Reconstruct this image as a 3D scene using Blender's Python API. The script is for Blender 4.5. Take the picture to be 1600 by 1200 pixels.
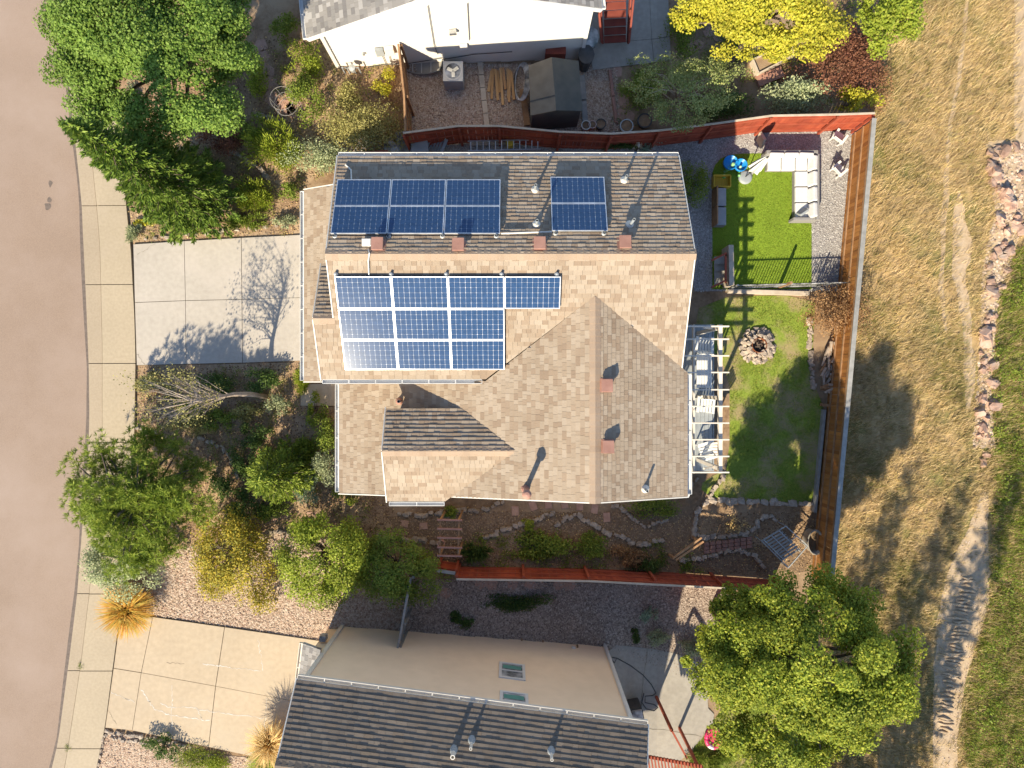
import bpy, bmesh, math, random
import numpy as np
from mathutils import Vector, Matrix

random.seed(7)
rng = np.random.default_rng(7)
scene = bpy.context.scene
for o in list(bpy.data.objects):
    bpy.data.objects.remove(o)

# ------------------------------------------------------------------ camera, sky, sun, exposure
CAM_H = 28.0
FOC = 1067.0            # focal length in photo pixels (24 mm on 36 mm, 1600 px wide)
cam_data = bpy.data.cameras.new("camera")
cam = bpy.data.objects.new("camera", cam_data)
scene.collection.objects.link(cam)
cam.location = (0, 0, CAM_H)
cam.rotation_euler = (0, 0, 0)
cam_data.sensor_width = 36.0
cam_data.lens = 24.0
cam_data.clip_end = 2000
scene.camera = cam

SUN_EL = math.radians(35.0)
SUN_AZ = math.radians(203.0)      # clockwise from +Y
world = bpy.data.worlds.new("World")
scene.world = world
world.use_nodes = True
wn = world.node_tree
sky = wn.nodes.new("ShaderNodeTexSky")
sky.sky_type = 'NISHITA'
sky.sun_disc = False
sky.sun_elevation = SUN_EL
sky.sun_rotation = SUN_AZ
sky.altitude = 1800
sky.air_density = 1.0
sky.dust_density = 0.6
wn.links.new(sky.outputs[0], wn.nodes["Background"].inputs[0])
wn.nodes["Background"].inputs[1].default_value = 0.12

sun_data = bpy.data.lights.new("sun", 'SUN')
sun_data.energy = 4.6
sun_data.angle = math.radians(0.55)
sun_data.color = (1.0, 0.875, 0.655)
sun = bpy.data.objects.new("sun", sun_data)
scene.collection.objects.link(sun)
sdir = Vector((math.sin(SUN_AZ) * math.cos(SUN_EL), math.cos(SUN_AZ) * math.cos(SUN_EL), math.sin(SUN_EL)))
sun.rotation_euler = sdir.to_track_quat('Z', 'Y').to_euler()
sun.location = sdir * 60

vs = scene.view_settings
vs.view_transform = 'Standard'
vs.look = 'None'
vs.gamma = 1.0
vs.exposure = 1.1
vs.use_curve_mapping = False

# ------------------------------------------------------------------ terrain and coordinates
GX0, GX1, GZ0, GZ1 = -7.0, 6.0, 1.6, -0.3
def g(x):
    """ground height: the lots fall from the street down to the back yards"""
    if x <= GX0: return GZ0
    if x >= GX1: return GZ1
    return GZ0 + (GZ1 - GZ0) * (x - GX0) / (GX1 - GX0)
def gv(x):
    return np.interp(x, [GX0, GX1], [GZ0, GZ1])
def W(px, py, h=0.0):
    """world point seen at a photo pixel, h metres above the ground"""
    z = h
    for _ in range(14):
        x = (px - 800) * (CAM_H - z) / FOC
        z = h + g(x)
    return Vector((x, (600 - py) * (CAM_H - z) / FOC, z))
def A(px, py, z):
    """world point seen at a photo pixel at absolute height z"""
    s = (CAM_H - z) / FOC
    return Vector(((px - 800) * s, (600 - py) * s, z))

# ------------------------------------------------------------------ materials
def hexc(r, gg, b): return (r, gg, b, 1)
MATS = {}
TINT = {'asphalt': (.90,.86,.80), 'pan': (.84,.80,.76), 'walk': (.82,.77,.71), 'drive': (.71,.69,.655), 'drive2': (.86,.79,.71), 'shingle': (.72,.71,.69), 'shingle_cap': (.72,.70,.68),
        'field': (1.25,1.2,1.15), 'gr_dry': (1.3,1.24,1.25), 'turf': (2.1,1.75,1.5), 'lawn': (1.4,1.42,1.0), 'gr_lawn': (1.5,1.5,1.0), 'gr_green': (1.7,1.45,1.1), 'wall_tan': (1.9,1.95,2.0),
        'wall_cream': (.8,.8,.82), 'fence_red': (.8,.8,.8), 'fence_red2': (.8,.8,.8), 'gravel_grey': (.8,.8,.8), 'pebble_grey': (.8,.8,.8), 'gravel_tan': (.95,.9,.85), 'pebble_tan': (.95,.9,.85),
        'cushion': (.85,.85,.85), 'white': (.85,.85,.85), 'shingle_slate': (.95,.92,.88), 'stone': (.85,.82,.78), 'trail': (.82,.78,.72), 'redrock': (.9,.85,.8), 'soil': (.9,.88,.85), 'bed': (.9,.88,.85)}
def mat(name, cols, scale=3.0, rough=0.85, bump=0.0, bscale=None, mode='noise', spec=0.3, metal=0.0,
        trans=0.0, detail=6, contrast=0.35, jit=0.0, coat=0.0):
    """mode: noise = noise ramp in object space; island = a tint for each loose piece; voronoi = pebbles; plain"""
    m = bpy.data.materials.new(name)
    m.use_nodes = True
    nt = m.node_tree; N = nt.nodes; L = nt.links
    b = N["Principled BSDF"]
    b.inputs["Roughness"].default_value = rough
    b.inputs["Specular IOR Level"].default_value = spec
    b.inputs["Metallic"].default_value = metal
    if coat: b.inputs["Coat Weight"].default_value = coat
    geo = N.new("ShaderNodeNewGeometry")
    cr = N.new("ShaderNodeValToRGB")
    els = cr.color_ramp.elements
    n = len(cols)
    tn = TINT.get(name, (1.8,1.75,1.3) if name.startswith('lf_') else (1,1,1))
    cols = [(c[0]*tn[0], c[1]*tn[1], c[2]*tn[2]) for c in cols]
    lo, hi = (0.5 - contrast / 2, 0.5 + contrast / 2) if mode == 'noise' else (0.0, 1.0)
    while len(els) < n: els.new(0.5)
    for i, c in enumerate(cols):
        els[i].position = lo + (hi - lo) * i / max(1, n - 1)
        els[i].color = (c[0], c[1], c[2], 1)
    if mode in ('island', 'voronoi') and n > 1:
        cr.color_ramp.interpolation = 'CONSTANT' if mode == 'island' and n > 5 else 'LINEAR'
    noise = N.new("ShaderNodeTexNoise")
    noise.inputs["Scale"].default_value = scale
    noise.inputs["Detail"].default_value = detail
    L.new(geo.outputs["Position"], noise.inputs["Vector"])
    fac = None
    if mode == 'noise':
        fac = noise.outputs["Fac"]
    elif mode == 'island':
        oi = N.new("ShaderNodeObjectInfo")
        ad = N.new("ShaderNodeMath"); ad.operation = 'ADD'
        L.new(geo.outputs["Random Per Island"], ad.inputs[0]); L.new(oi.outputs["Random"], ad.inputs[1])
        fr = N.new("ShaderNodeMath"); fr.operation = 'FRACT'
        L.new(ad.outputs[0], fr.inputs[0])
        fac = fr.outputs[0]
    elif mode == 'voronoi':
        vo = N.new("ShaderNodeTexVoronoi")
        vo.inputs["Scale"].default_value = scale
        L.new(geo.outputs["Position"], vo.inputs["Vector"])
        sep = N.new("ShaderNodeSeparateColor")
        L.new(vo.outputs["Color"], sep.inputs[0])
        fac = sep.outputs[0]
    L.new(fac, cr.inputs[0])
    col = cr.outputs[0]
    # a second, broad variation so that nothing is uniform
    n2 = N.new("ShaderNodeTexNoise"); n2.inputs["Scale"].default_value = 0.35 if mode != 'island' else 0.9
    n2.inputs["Detail"].default_value = 5
    L.new(geo.outputs["Position"], n2.inputs["Vector"])
    mr = N.new("ShaderNodeMapRange")
    mr.inputs[1].default_value = 0.3; mr.inputs[2].default_value = 0.7
    mr.inputs[3].default_value = 1 - jit; mr.inputs[4].default_value = 1 + jit
    L.new(n2.outputs["Fac"], mr.inputs[0])
    mx = N.new("ShaderNodeMix"); mx.data_type = 'RGBA'; mx.blend_type = 'MULTIPLY'
    mx.inputs[0].default_value = 1.0
    L.new(col, mx.inputs[6]); L.new(mr.outputs[0], mx.inputs[7])
    col = mx.outputs[2]
    L.new(col, b.inputs["Base Color"])
    if bump:
        bn = N.new("ShaderNodeBump"); bn.inputs["Strength"].default_value = bump
        bn.inputs["Distance"].default_value = 0.02
        if mode == 'voronoi':
            L.new(vo.outputs["Distance"], bn.inputs["Height"]); bn.invert = True
        else:
            n3 = N.new("ShaderNodeTexNoise"); n3.inputs["Scale"].default_value = bscale or scale * 6
            n3.inputs["Detail"].default_value = 4
            L.new(geo.outputs["Position"], n3.inputs["Vector"])
            L.new(n3.outputs["Fac"], bn.inputs["Height"])
        L.new(bn.outputs[0], b.inputs["Normal"])
    if trans:
        tr = N.new("ShaderNodeBsdfTranslucent"); L.new(col, tr.inputs[0])
        ms = N.new("ShaderNodeMixShader"); ms.inputs[0].default_value = trans
        L.new(b.outputs[0], ms.inputs[1]); L.new(tr.outputs[0], ms.inputs[2])
        L.new(ms.outputs[0], N["Material Output"].inputs[0])
    MATS[name] = m
    return m

def two_tone(name, base, patch, pscale, lo, hi, **kw):
    """base material recipe with a second ramp laid over it in noise-shaped patches"""
    m = mat(name, base, **kw)
    nt = m.node_tree; N = nt.nodes; L = nt.links
    b = N["Principled BSDF"]
    old = b.inputs["Base Color"].links[0].from_socket
    geo = [n for n in N if n.type == 'NEW_GEOMETRY'][0]
    nz = N.new("ShaderNodeTexNoise"); nz.inputs["Scale"].default_value = pscale; nz.inputs["Detail"].default_value = 7
    nz.inputs["Roughness"].default_value = 0.65
    L.new(geo.outputs["Position"], nz.inputs["Vector"])
    mr = N.new("ShaderNodeMapRange"); mr.inputs[1].default_value = lo; mr.inputs[2].default_value = hi
    L.new(nz.outputs["Fac"], mr.inputs[0])
    mx = N.new("ShaderNodeMix"); mx.data_type = 'RGBA'
    L.new(mr.outputs[0], mx.inputs[0]); L.new(old, mx.inputs[6]); mx.inputs[7].default_value = (*patch, 1)
    L.new(mx.outputs[2], b.inputs["Base Color"])
    return m

two_tone('asphalt', [(.25,.19,.155), (.36,.28,.23)], (.345,.268,.222), .22, .45, .85, scale=45, jit=.035, bump=.25, bscale=160, contrast=.5)
two_tone('pan', [(.40,.34,.255), (.45,.385,.295)], (.35,.285,.21), 1.3, .55, .8, scale=14, jit=.07, bump=.15, bscale=120)
two_tone('walk', [(.44,.385,.295), (.50,.44,.34)], (.40,.33,.245), .8, .55, .8, scale=10, jit=.06, bump=.15, bscale=120)
two_tone('drive', [(.54,.50,.455), (.61,.57,.52)], (.47,.42,.37), .6, .5, .8, scale=6, jit=.07, bump=.12, bscale=100)
two_tone('drive2', [(.48,.42,.33), (.54,.475,.375)], (.44,.37,.275), .5, .5, .8, scale=6, jit=.07, bump=.12, bscale=100)
two_tone('patio', [(.30,.275,.24), (.36,.33,.285)], (.26,.235,.2), .8, .5, .8, scale=6, jit=.07, bump=.12, bscale=100)
mat('efflor', [(.50,.46,.40), (.62,.59,.54)], scale=20)
mat('joint', [(.09,.075,.05), (.15,.12,.08)], scale=20)
mat('tar', [(.12,.095,.08), (.17,.135,.115)], scale=8)
two_tone('soil', [(.17,.105,.06), (.30,.20,.12)], (.36,.26,.165), .55, .42, .68, scale=7, jit=.2, bump=.9, bscale=30, contrast=.4)
two_tone('bed', [(.20,.125,.075), (.34,.225,.14)], (.40,.29,.185), .8, .42, .62, scale=9, jit=.2, bump=.9, bscale=34, contrast=.4)
two_tone('pathsoil', [(.15,.10,.062), (.21,.145,.09)], (.25,.175,.11), .8, .45, .7, scale=12, jit=.15, bump=.6, bscale=40)
two_tone('field', [(.20,.14,.065), (.40,.295,.155)], (.20,.18,.06), .3, .5, .62, scale=3, jit=.2, bump=.8, bscale=24, contrast=.5)
mat('trail', [(.48,.37,.25), (.58,.47,.345)], scale=4, jit=.1, bump=.6, bscale=18)
two_tone('lawn', [(.10,.14,.022), (.16,.20,.04)], (.30,.24,.12), .9, .46, .62, scale=10, jit=.15, bump=.6, bscale=40)
mat('turf', [(.075,.14,.012), (.11,.19,.018)], scale=26, jit=.07, bump=.8, bscale=90)
mat('gravel_tan', [(.22,.155,.11), (.42,.32,.24), (.56,.47,.38), (.30,.2,.15), (.48,.38,.30)], scale=26, mode='voronoi', bump=1.0, jit=.15)
mat('gravel_grey', [(.22,.20,.19), (.36,.34,.32), (.52,.5,.47), (.28,.26,.26), (.42,.38,.35)], scale=30, mode='voronoi', bump=1.0, jit=.1)
mat('gravel_plum', [(.14,.105,.08), (.28,.22,.175), (.42,.34,.275), (.18,.135,.11), (.33,.26,.205)], scale=26, mode='voronoi', bump=1.0, jit=.2)
mat('pebble_tan', [(.22,.15,.11), (.45,.36,.28), (.58,.5,.42), (.34,.22,.17)], mode='island')
mat('pebble_grey', [(.22,.21,.2), (.42,.4,.38), (.58,.56,.53), (.3,.28,.28)], mode='island')
mat('pebble_plum', [(.14,.105,.085), (.3,.235,.19), (.48,.40,.33), (.2,.15,.12)], mode='island')
mat('bark', [(.12,.07,.04), (.26,.17,.1), (.38,.27,.17), (.18,.11,.06)], mode='island')
mat('stone', [(.34,.28,.23), (.46,.40,.34)], scale=9, jit=.25, bump=.5, bscale=40)
mat('redrock', [(.22,.13,.10), (.42,.29,.23), (.38,.33,.30)], scale=2.5, jit=.3, bump=.6, bscale=22, contrast=.5)
mat('flag', [(.36,.21,.155), (.45,.29,.22)], scale=5, jit=.15, bump=.4, bscale=30)
mat('brickpaver', [(.25,.13,.1), (.32,.18,.135)], scale=5, jit=.15, bump=.3)
SH = [(.46,.372,.285), (.425,.335,.25), (.485,.395,.305), (.37,.28,.205), (.45,.362,.275), (.41,.315,.232), (.50,.412,.322), (.47,.38,.292)]
mat('shingle', SH, mode='island', jit=.08, bump=.4, bscale=150, rough=.95, spec=.15)
mat('shingle_cap', [(.44,.335,.25), (.49,.38,.285), (.46,.35,.26)], mode='island', jit=.08, bump=.4, bscale=150, rough=.95, spec=.15)
mat('shingle_slate', [(.178,.150,.125), (.19,.160,.134), (.165,.140,.118), (.20,.170,.142), (.182,.148,.118), (.17,.144,.122)], mode='island', jit=.1, bump=.4, bscale=150, rough=.95, spec=.15)
mat('shingle_grey', [(.22,.21,.20), (.28,.265,.25), (.18,.17,.165), (.34,.325,.31), (.25,.235,.22), (.20,.185,.18)], mode='island', jit=.1, bump=.4, bscale=150, rough=.95, spec=.15)
mat('decking_dark', [(.07,.05,.04)], rough=.95)
mat('wall_tan', [(.44,.33,.22), (.47,.355,.24)], scale=2, jit=.04)
mat('wall_cream', [(.78,.745,.66), (.82,.785,.70)], scale=2, jit=.04)
mat('wall_main', [(.40,.33,.25), (.44,.365,.28)], scale=2, jit=.05)
mat('white', [(.74,.73,.70), (.80,.79,.76)], scale=3, rough=.5, jit=.05)
mat('offwhite', [(.62,.58,.51), (.68,.64,.57)], scale=3, rough=.6, jit=.05)
mat('greypaint', [(.26,.28,.29), (.31,.33,.34)], scale=4, rough=.6, jit=.06)
mat('glass', [(.015,.025,.03)], rough=.06, spec=.7)
mat('curtain', [(.10,.26,.22), (.12,.3,.25)], scale=5)
mat('fence_red', [(.34,.065,.032), (.42,.09,.042), (.30,.055,.03)], mode='island', jit=.3, rough=.8, bump=.3, bscale=30)
mat('fence_red2', [(.34,.075,.04), (.44,.105,.055)], scale=4, jit=.12, rough=.7)
mat('fence_wood', [(.30,.125,.03), (.42,.19,.055), (.24,.095,.026), (.36,.155,.04)], mode='island', jit=.18, rough=.75, bump=.3, bscale=30)
mat('wood_pale', [(.42,.35,.27), (.52,.44,.35)], scale=4, jit=.12, bump=.2)
mat('wood_grey', [(.24,.235,.22), (.33,.32,.30)], scale=5, jit=.12, bump=.2)
mat('wood_brown', [(.24,.13,.065), (.36,.215,.115)], scale=5, jit=.15, bump=.2)
mat('lumber', [(.42,.23,.095), (.52,.32,.15), (.30,.13,.06)], mode='island', jit=.12)
mat('stair_red', [(.19,.045,.032), (.24,.06,.04)], scale=4, jit=.1)
mat('fasciared', [(.30,.155,.115), (.38,.205,.155)], scale=3, jit=.1, rough=.6)
mat('pergola', [(.62,.56,.48), (.70,.64,.56)], scale=4, jit=.06)
mat('trunk', [(.10,.075,.055), (.19,.15,.115)], scale=14, bump=.6)
mat('trunk_pale', [(.34,.27,.21), (.46,.38,.31)], scale=8, bump=.4)
mat('black', [(.018,.018,.02)], rough=.5)
mat('darkgrey', [(.05,.05,.05), (.075,.075,.075)], scale=5, rough=.6)
mat('alu', [(.55,.56,.57)], rough=.35, metal=.9)
mat('galv', [(.38,.40,.40), (.48,.5,.5)], scale=4, rough=.5, metal=.4)
mat('cushion', [(.66,.65,.64), (.72,.71,.70)], scale=8, rough=.9, jit=.05)
mat('wicker', [(.20,.19,.185), (.27,.26,.25)], scale=30, rough=.8)
mat('blue_plastic', [(.012,.19,.52), (.02,.25,.6)], scale=5, rough=.35)
mat('yellow_plastic', [(.58,.40,.035), (.62,.43,.05)], scale=5, rough=.4)
mat('green_plastic', [(.10,.42,.03)], rough=.4)
mat('pink_plastic', [(.62,.03,.12), (.68,.05,.16)], scale=4, rough=.35)
mat('pink_pale', [(.75,.42,.45)], rough=.35)
mat('tealbin', [(.05,.085,.08)], rough=.5)
mat('rust', [(.14,.045,.02), (.25,.09,.035)], scale=9, bump=.4)
mat('ash', [(.06,.05,.045), (.16,.11,.08)], scale=14, bump=.5)
mat('terracotta', [(.42,.16,.09)], rough=.8)
# solar
mat('cell', [(.02,.05,.115), (.028,.066,.15)], scale=9, rough=.13, spec=.42, coat=.0)
mat('backsheet', [(.24,.29,.38)], rough=.12, spec=.5)
mat('panel_frame', [(.50,.52,.55)], rough=.35, metal=.6)
# foliage
def fol(name, cols, trans=.36): mat(name, cols, mode='island', jit=.22, rough=.6, spec=.25, trans=trans)
fol('lf_maple', [(.055,.105,.02), (.095,.155,.032), (.13,.19,.05), (.075,.125,.03)])
fol('lf_maple2', [(.07,.11,.016), (.14,.175,.026), (.23,.24,.035), (.11,.15,.022), (.18,.21,.03)])
fol('lf_yellow', [(.17,.19,.02), (.27,.255,.03), (.33,.30,.05), (.20,.21,.028)])
fol('lf_gold', [(.12,.13,.025), (.20,.18,.035), (.32,.25,.04), (.15,.15,.03)])
fol('lf_green', [(.075,.115,.02), (.115,.155,.03), (.165,.195,.045)])
fol('lf_lime', [(.11,.155,.02), (.16,.20,.028), (.21,.235,.045)])
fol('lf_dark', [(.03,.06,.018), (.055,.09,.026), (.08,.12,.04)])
fol('lf_olive', [(.13,.125,.05), (.20,.19,.09), (.27,.25,.13), (.15,.15,.06)])
fol('lf_grey', [(.14,.17,.12), (.21,.24,.18), (.27,.29,.22)])
fol('lf_blue', [(.10,.15,.13), (.16,.21,.19), (.21,.26,.24)])
fol('lf_plum', [(.07,.028,.025), (.13,.055,.045), (.18,.09,.07), (.09,.04,.03)])
fol('lf_rust', [(.13,.07,.045), (.20,.12,.075), (.27,.17,.11)])
fol('lf_spruce', [(.04,.075,.014), (.075,.12,.022), (.12,.165,.035)], .15)
fol('lf_pine', [(.06,.095,.015), (.13,.175,.028), (.21,.245,.055)], .25)
fol('lf_tan', [(.38,.28,.15), (.50,.39,.24), (.30,.2,.1)])
fol('lf_reed', [(.34,.21,.05), (.44,.22,.05), (.24,.21,.05), (.40,.28,.08)])
fol('gr_dry', [(.33,.245,.11), (.45,.345,.175), (.54,.44,.25), (.25,.205,.075), (.38,.31,.12)], .2)
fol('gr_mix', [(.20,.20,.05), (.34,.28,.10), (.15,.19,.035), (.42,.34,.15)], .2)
fol('gr_green', [(.08,.145,.02), (.13,.20,.03), (.19,.25,.05)], .25)
fol('gr_lawn', [(.085,.13,.018), (.125,.17,.028), (.19,.215,.045), (.30,.25,.09)], .2)
fol('fl_yellow', [(.62,.42,.03)])
fol('lf_wispy', [(.10,.135,.05), (.15,.185,.08), (.20,.23,.12), (.26,.26,.12)])
fol('gr_dark', [(.16,.12,.045), (.22,.17,.07), (.13,.115,.035), (.30,.23,.10)], .1)
mat('shed_roof_shaded', [(.15,.13,.10), (.19,.165,.13)], scale=3, jit=.1)  # left roof slope, darkened to paint in the house shadow over the shed
mat('shed_shaded', [(.075,.08,.075), (.10,.10,.09)], scale=3, jit=.1)  # shade put into the colour, deeper on right roof slope and walls

# ------------------------------------------------------------------ building helpers
COL = scene.collection
def world_off(o):
    v = Vector((0, 0, 0))
    while o is not None:
        v += o.location; o = o.parent
    return v
def tag(o, label=None, cat=None, group=None, kind=None):
    if label: o['label'] = label
    if cat: o['category'] = cat
    if group: o['group'] = group
    if kind: o['kind'] = kind
    return o
def thing(name, loc, label, cat, group=None, kind=None):
    o = bpy.data.objects.new(name, None)
    o.empty_display_size = .2
    o.location = loc
    COL.objects.link(o)
    return tag(o, label, cat, group, kind)
def fast_mesh(name, V, F):
    """V (n,3), F (m,k) numpy -> mesh"""
    me = bpy.data.meshes.new(name)
    V = np.ascontiguousarray(V, dtype=np.float32); F = np.ascontiguousarray(F, dtype=np.int32)
    me.vertices.add(len(V)); me.vertices.foreach_set('co', V.ravel())
    k = F.shape[1]
    me.loops.add(F.size); me.loops.foreach_set('vertex_index', F.ravel())
    me.polygons.add(len(F))
    me.polygons.foreach_set('loop_start', np.arange(0, F.size, k, dtype=np.int32))
    me.update(calc_edges=True)
    return me
class MB:
    def __init__(s): s.v = []; s.f = []
    def add(s, vs, fs):
        n = len(s.v)
        s.v += [tuple(v) for v in vs]; s.f += [tuple(i + n for i in f) for f in fs]
        return s
    def box(s, c, size, rz=0, rx=0, ry=0):
        x, y, z = size[0] / 2, size[1] / 2, size[2] / 2
        R = Matrix.Rotation(rz, 3, 'Z') @ Matrix.Rotation(ry, 3, 'Y') @ Matrix.Rotation(rx, 3, 'X')
        c = Vector(c)
        vs = [c + R @ Vector(p) for p in ((-x,-y,-z),(x,-y,-z),(x,y,-z),(-x,y,-z),(-x,-y,z),(x,-y,z),(x,y,z),(-x,y,z))]
        return s.add(vs, [(0,3,2,1),(4,5,6,7),(0,1,5,4),(1,2,6,5),(2,3,7,6),(3,0,4,7)])
    def bar(s, a, b, w, h=None, up=(0,0,1)):
        a = Vector(a); b = Vector(b); h = h or w
        d = (b - a).normalized(); u = Vector(up)
        if abs(d.dot(u)) > .97: u = Vector((0, 1, 0))
        r = d.cross(u).normalized() * (w / 2); t = r.cross(d).normalized() * (h / 2)
        vs = [a - r - t, a + r - t, a + r + t, a - r + t, b - r - t, b + r - t, b + r + t, b - r + t]
        return s.add(vs, [(0,1,2,3),(4,7,6,5),(0,4,5,1),(1,5,6,2),(2,6,7,3),(3,7,4,0)])
    def tube(s, pts, rad, n=6, cap=True):
        pts = [Vector(p) for p in pts]
        if not hasattr(rad, '__len__'): rad = [rad] * len(pts)
        rings = []; vs = []; fs = []
        for i, p in enumerate(pts):
            d = (pts[min(i + 1, len(pts) - 1)] - pts[max(i - 1, 0)]).normalized()
            u = Vector((0, 0, 1)) if abs(d.z) < .9 else Vector((1, 0, 0))
            r = d.cross(u).normalized(); t = r.cross(d)
            for k in range(n):
                a = 2 * math.pi * k / n
                vs.append(p + (r * math.cos(a) + t * math.sin(a)) * rad[i])
        for i in range(len(pts) - 1):
            for k in range(n):
                fs.append((i*n+k, i*n+(k+1)%n, (i+1)*n+(k+1)%n, (i+1)*n+k))
        if cap:
            fs.append(tuple(range(n))[::-1]); fs.append(tuple(range((len(pts)-1)*n, len(pts)*n)))
        return s.add(vs, fs)
    def lathe(s, c, prof, n=16, sx=1, sy=1):
        c = Vector(c); vs = []; fs = []
        for r, z in prof:
            for k in range(n):
                a = 2 * math.pi * k / n
                vs.append(c + Vector((r*sx*math.cos(a), r*sy*math.sin(a), z)))
        for i in range(len(prof) - 1):
            for k in range(n): fs.append((i*n+k, i*n+(k+1)%n, (i+1)*n+(k+1)%n, (i+1)*n+k))
        return s.add(vs, fs)
    def disc(s, c, r, n=16, sx=1, sy=1):
        c = Vector(c)
        return s.add([c + Vector((r*sx*math.cos(2*math.pi*k/n), r*sy*math.sin(2*math.pi*k/n), 0)) for k in range(n)], [tuple(range(n))])
    def prism(s, poly, d):
        """poly: list of 3D points (any plane), d: extrusion vector"""
        n = len(poly); d = Vector(d)
        vs = [Vector(p) for p in poly] + [Vector(p) + d for p in poly]
        fs = [tuple(range(n)), tuple(range(2*n-1, n-1, -1))]
        for i in range(n): fs.append((i, i+n, (i+1)%n+n, (i+1)%n))
        return s.add(vs, fs)
    def build(s, name, m, parent=None, bevel=0, smooth=False, **t):
        me = bpy.data.meshes.new(name)
        off = world_off(parent) if parent else Vector((0, 0, 0))
        org = off
        if parent is None and s.v:
            a = np.array(s.v)
            org = Vector((a[:,0].mean(), a[:,1].mean(), a[:,2].min()))
        me.from_pydata([(v[0]-org[0], v[1]-org[1], v[2]-org[2]) for v in s.v], [], s.f)
        bm = bmesh.new(); bm.from_mesh(me)
        bmesh.ops.recalc_face_normals(bm, faces=bm.faces)
        if bevel:
            bmesh.ops.bevel(bm, geom=[e for e in bm.edges if e.calc_face_angle(0) > .5], offset=bevel, segments=2, affect='EDGES', profile=.6)
        bm.to_mesh(me); bm.free()
        if smooth:
            for p in me.polygons: p.use_smooth = True
        me.materials.append(MATS[m])
        o = bpy.data.objects.new(name, me)
        COL.objects.link(o)
        if parent: o.parent = parent
        else: o.location = org
        return tag(o, **t)
def link_mesh(name, me, m=None, parent=None, loc=(0,0,0), rot=(0,0,0), scale=(1,1,1), **t):
    o = bpy.data.objects.new(name, me)
    if m and not me.materials: me.materials.append(MATS[m])
    COL.objects.link(o)
    loc = Vector(loc)
    if parent:
        o.parent = parent; loc = loc - world_off(parent)
    o.location = loc; o.rotation_euler = rot; o.scale = scale
    return tag(o, **t)

def inpoly(P, poly):
    poly = np.asarray(poly, float); x, y = P[:,0], P[:,1]
    r = np.zeros(len(P), bool); n = len(poly); j = n - 1
    for i in range(n):
        xi, yi = poly[i]; xj, yj = poly[j]
        c = ((yi > y) != (yj > y)) & (x < (xj - xi) * (y - yi) / (yj - yi + 1e-12) + xi)
        r ^= c; j = i
    return r
def sample(poly, n):
    poly = np.asarray(poly, float); lo = poly.min(0); hi = poly.max(0)
    out = np.zeros((0, 2))
    while len(out) < n:
        P = lo + rng.random((n * 2, 2)) * (hi - lo)
        out = np.vstack([out, P[inpoly(P, poly)]])
    return out[:n]
def wpoly(px): return [(W(*p).x, W(*p).y) for p in px]
def smooth_poly(pts, k=2):
    for _ in range(k):
        q = []
        for i in range(len(pts)):
            a = pts[i]; b = pts[(i + 1) % len(pts)]
            q += [(a[0]*.75+b[0]*.25, a[1]*.75+b[1]*.25), (a[0]*.25+b[0]*.75, a[1]*.25+b[1]*.75)]
        pts = q
    return pts
def sheet(name, poly, m, lift, parent=None, thick=0, **t):
    """a ground sheet that follows the fall of the terrain (poly in world x, y)"""
    bm = bmesh.new()
    f = bm.faces.new([bm.verts.new((x, y, 0)) for x, y in poly])
    for gx in (GX0, GX1):
        bmesh.ops.bisect_plane(bm, geom=bm.verts[:] + bm.edges[:] + bm.faces[:], plane_co=(gx, 0, 0), plane_no=(1, 0, 0))
    bmesh.ops.triangulate(bm, faces=bm.faces)
    bmesh.ops.recalc_face_normals(bm, faces=bm.faces)
    if thick:
        r = bmesh.ops.extrude_face_region(bm, geom=bm.faces[:])
        top = [v for v in r['geom'] if isinstance(v, bmesh.types.BMVert)]
        low = [v for v in bm.verts if v not in set(top)]
        for v in low: v.co.z -= thick
        bmesh.ops.recalc_face_normals(bm, faces=bm.faces)
    else:
        for ff in bm.faces:
            if ff.normal.z < 0: ff.normal_flip()
    off = world_off(parent) if parent else Vector((0, 0, 0))
    for v in bm.verts:
        v.co.z += g(v.co.x) + lift
        v.co -= off
    me = bpy.data.meshes.new(name); bm.to_mesh(me); bm.free()
    me.materials.append(MATS[m])
    o = bpy.data.objects.new(name, me); COL.objects.link(o)
    if parent: o.parent = parent
    return tag(o, **t)

# --- small scattered geometry -------------------------------------------------
def rot_rand(n):
    d = rng.normal(size=(n, 3)); d /= np.linalg.norm(d, axis=1)[:, None]
    return d
def quads(C, a, b, L, Wd):
    """diamond leaves: centres C, unit long axes a, width axes b"""
    L = np.asarray(L).reshape(-1, 1) / 2; Wd = np.asarray(Wd).reshape(-1, 1) / 2
    n = len(C)
    V = np.stack([C - a*L, C + b*Wd - a*L*.15, C + a*L, C - b*Wd - a*L*.15], 1).reshape(-1, 3)
    F = np.arange(4 * n).reshape(n, 4)
    return V, F
def leaves(C, size, normal=None, flat=.5, aspect=.62):
    n = len(C)
    nr = rot_rand(n) * (1 - flat)
    if normal is not None: nr += normal * flat
    nr[:, 2] += .25
    nr /= np.linalg.norm(nr, axis=1)[:, None] + 1e-9
    a = np.cross(nr, rot_rand(n)); a /= np.linalg.norm(a, axis=1)[:, None] + 1e-9
    b = np.cross(nr, a)
    s = size * (.65 + .7 * rng.random(n))
    return quads(C, a, b, s, s * aspect)
def needles(C, a, L, Wd):
    n = len(C)
    b = np.cross(a, rot_rand(n)); b /= np.linalg.norm(b, axis=1)[:, None] + 1e-9
    return quads(C, a, b, L * (.7 + .6*rng.random(n)), Wd)
def put(name, V, F, m, parent=None, **t):
    off = np.array(world_off(parent)) if parent else np.zeros(3)
    me = fast_mesh(name, V - off, F)
    me.materials.append(MATS[m])
    o = bpy.data.objects.new(name, me); COL.objects.link(o)
    if parent: o.parent = parent
    return tag(o, **t)
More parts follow.
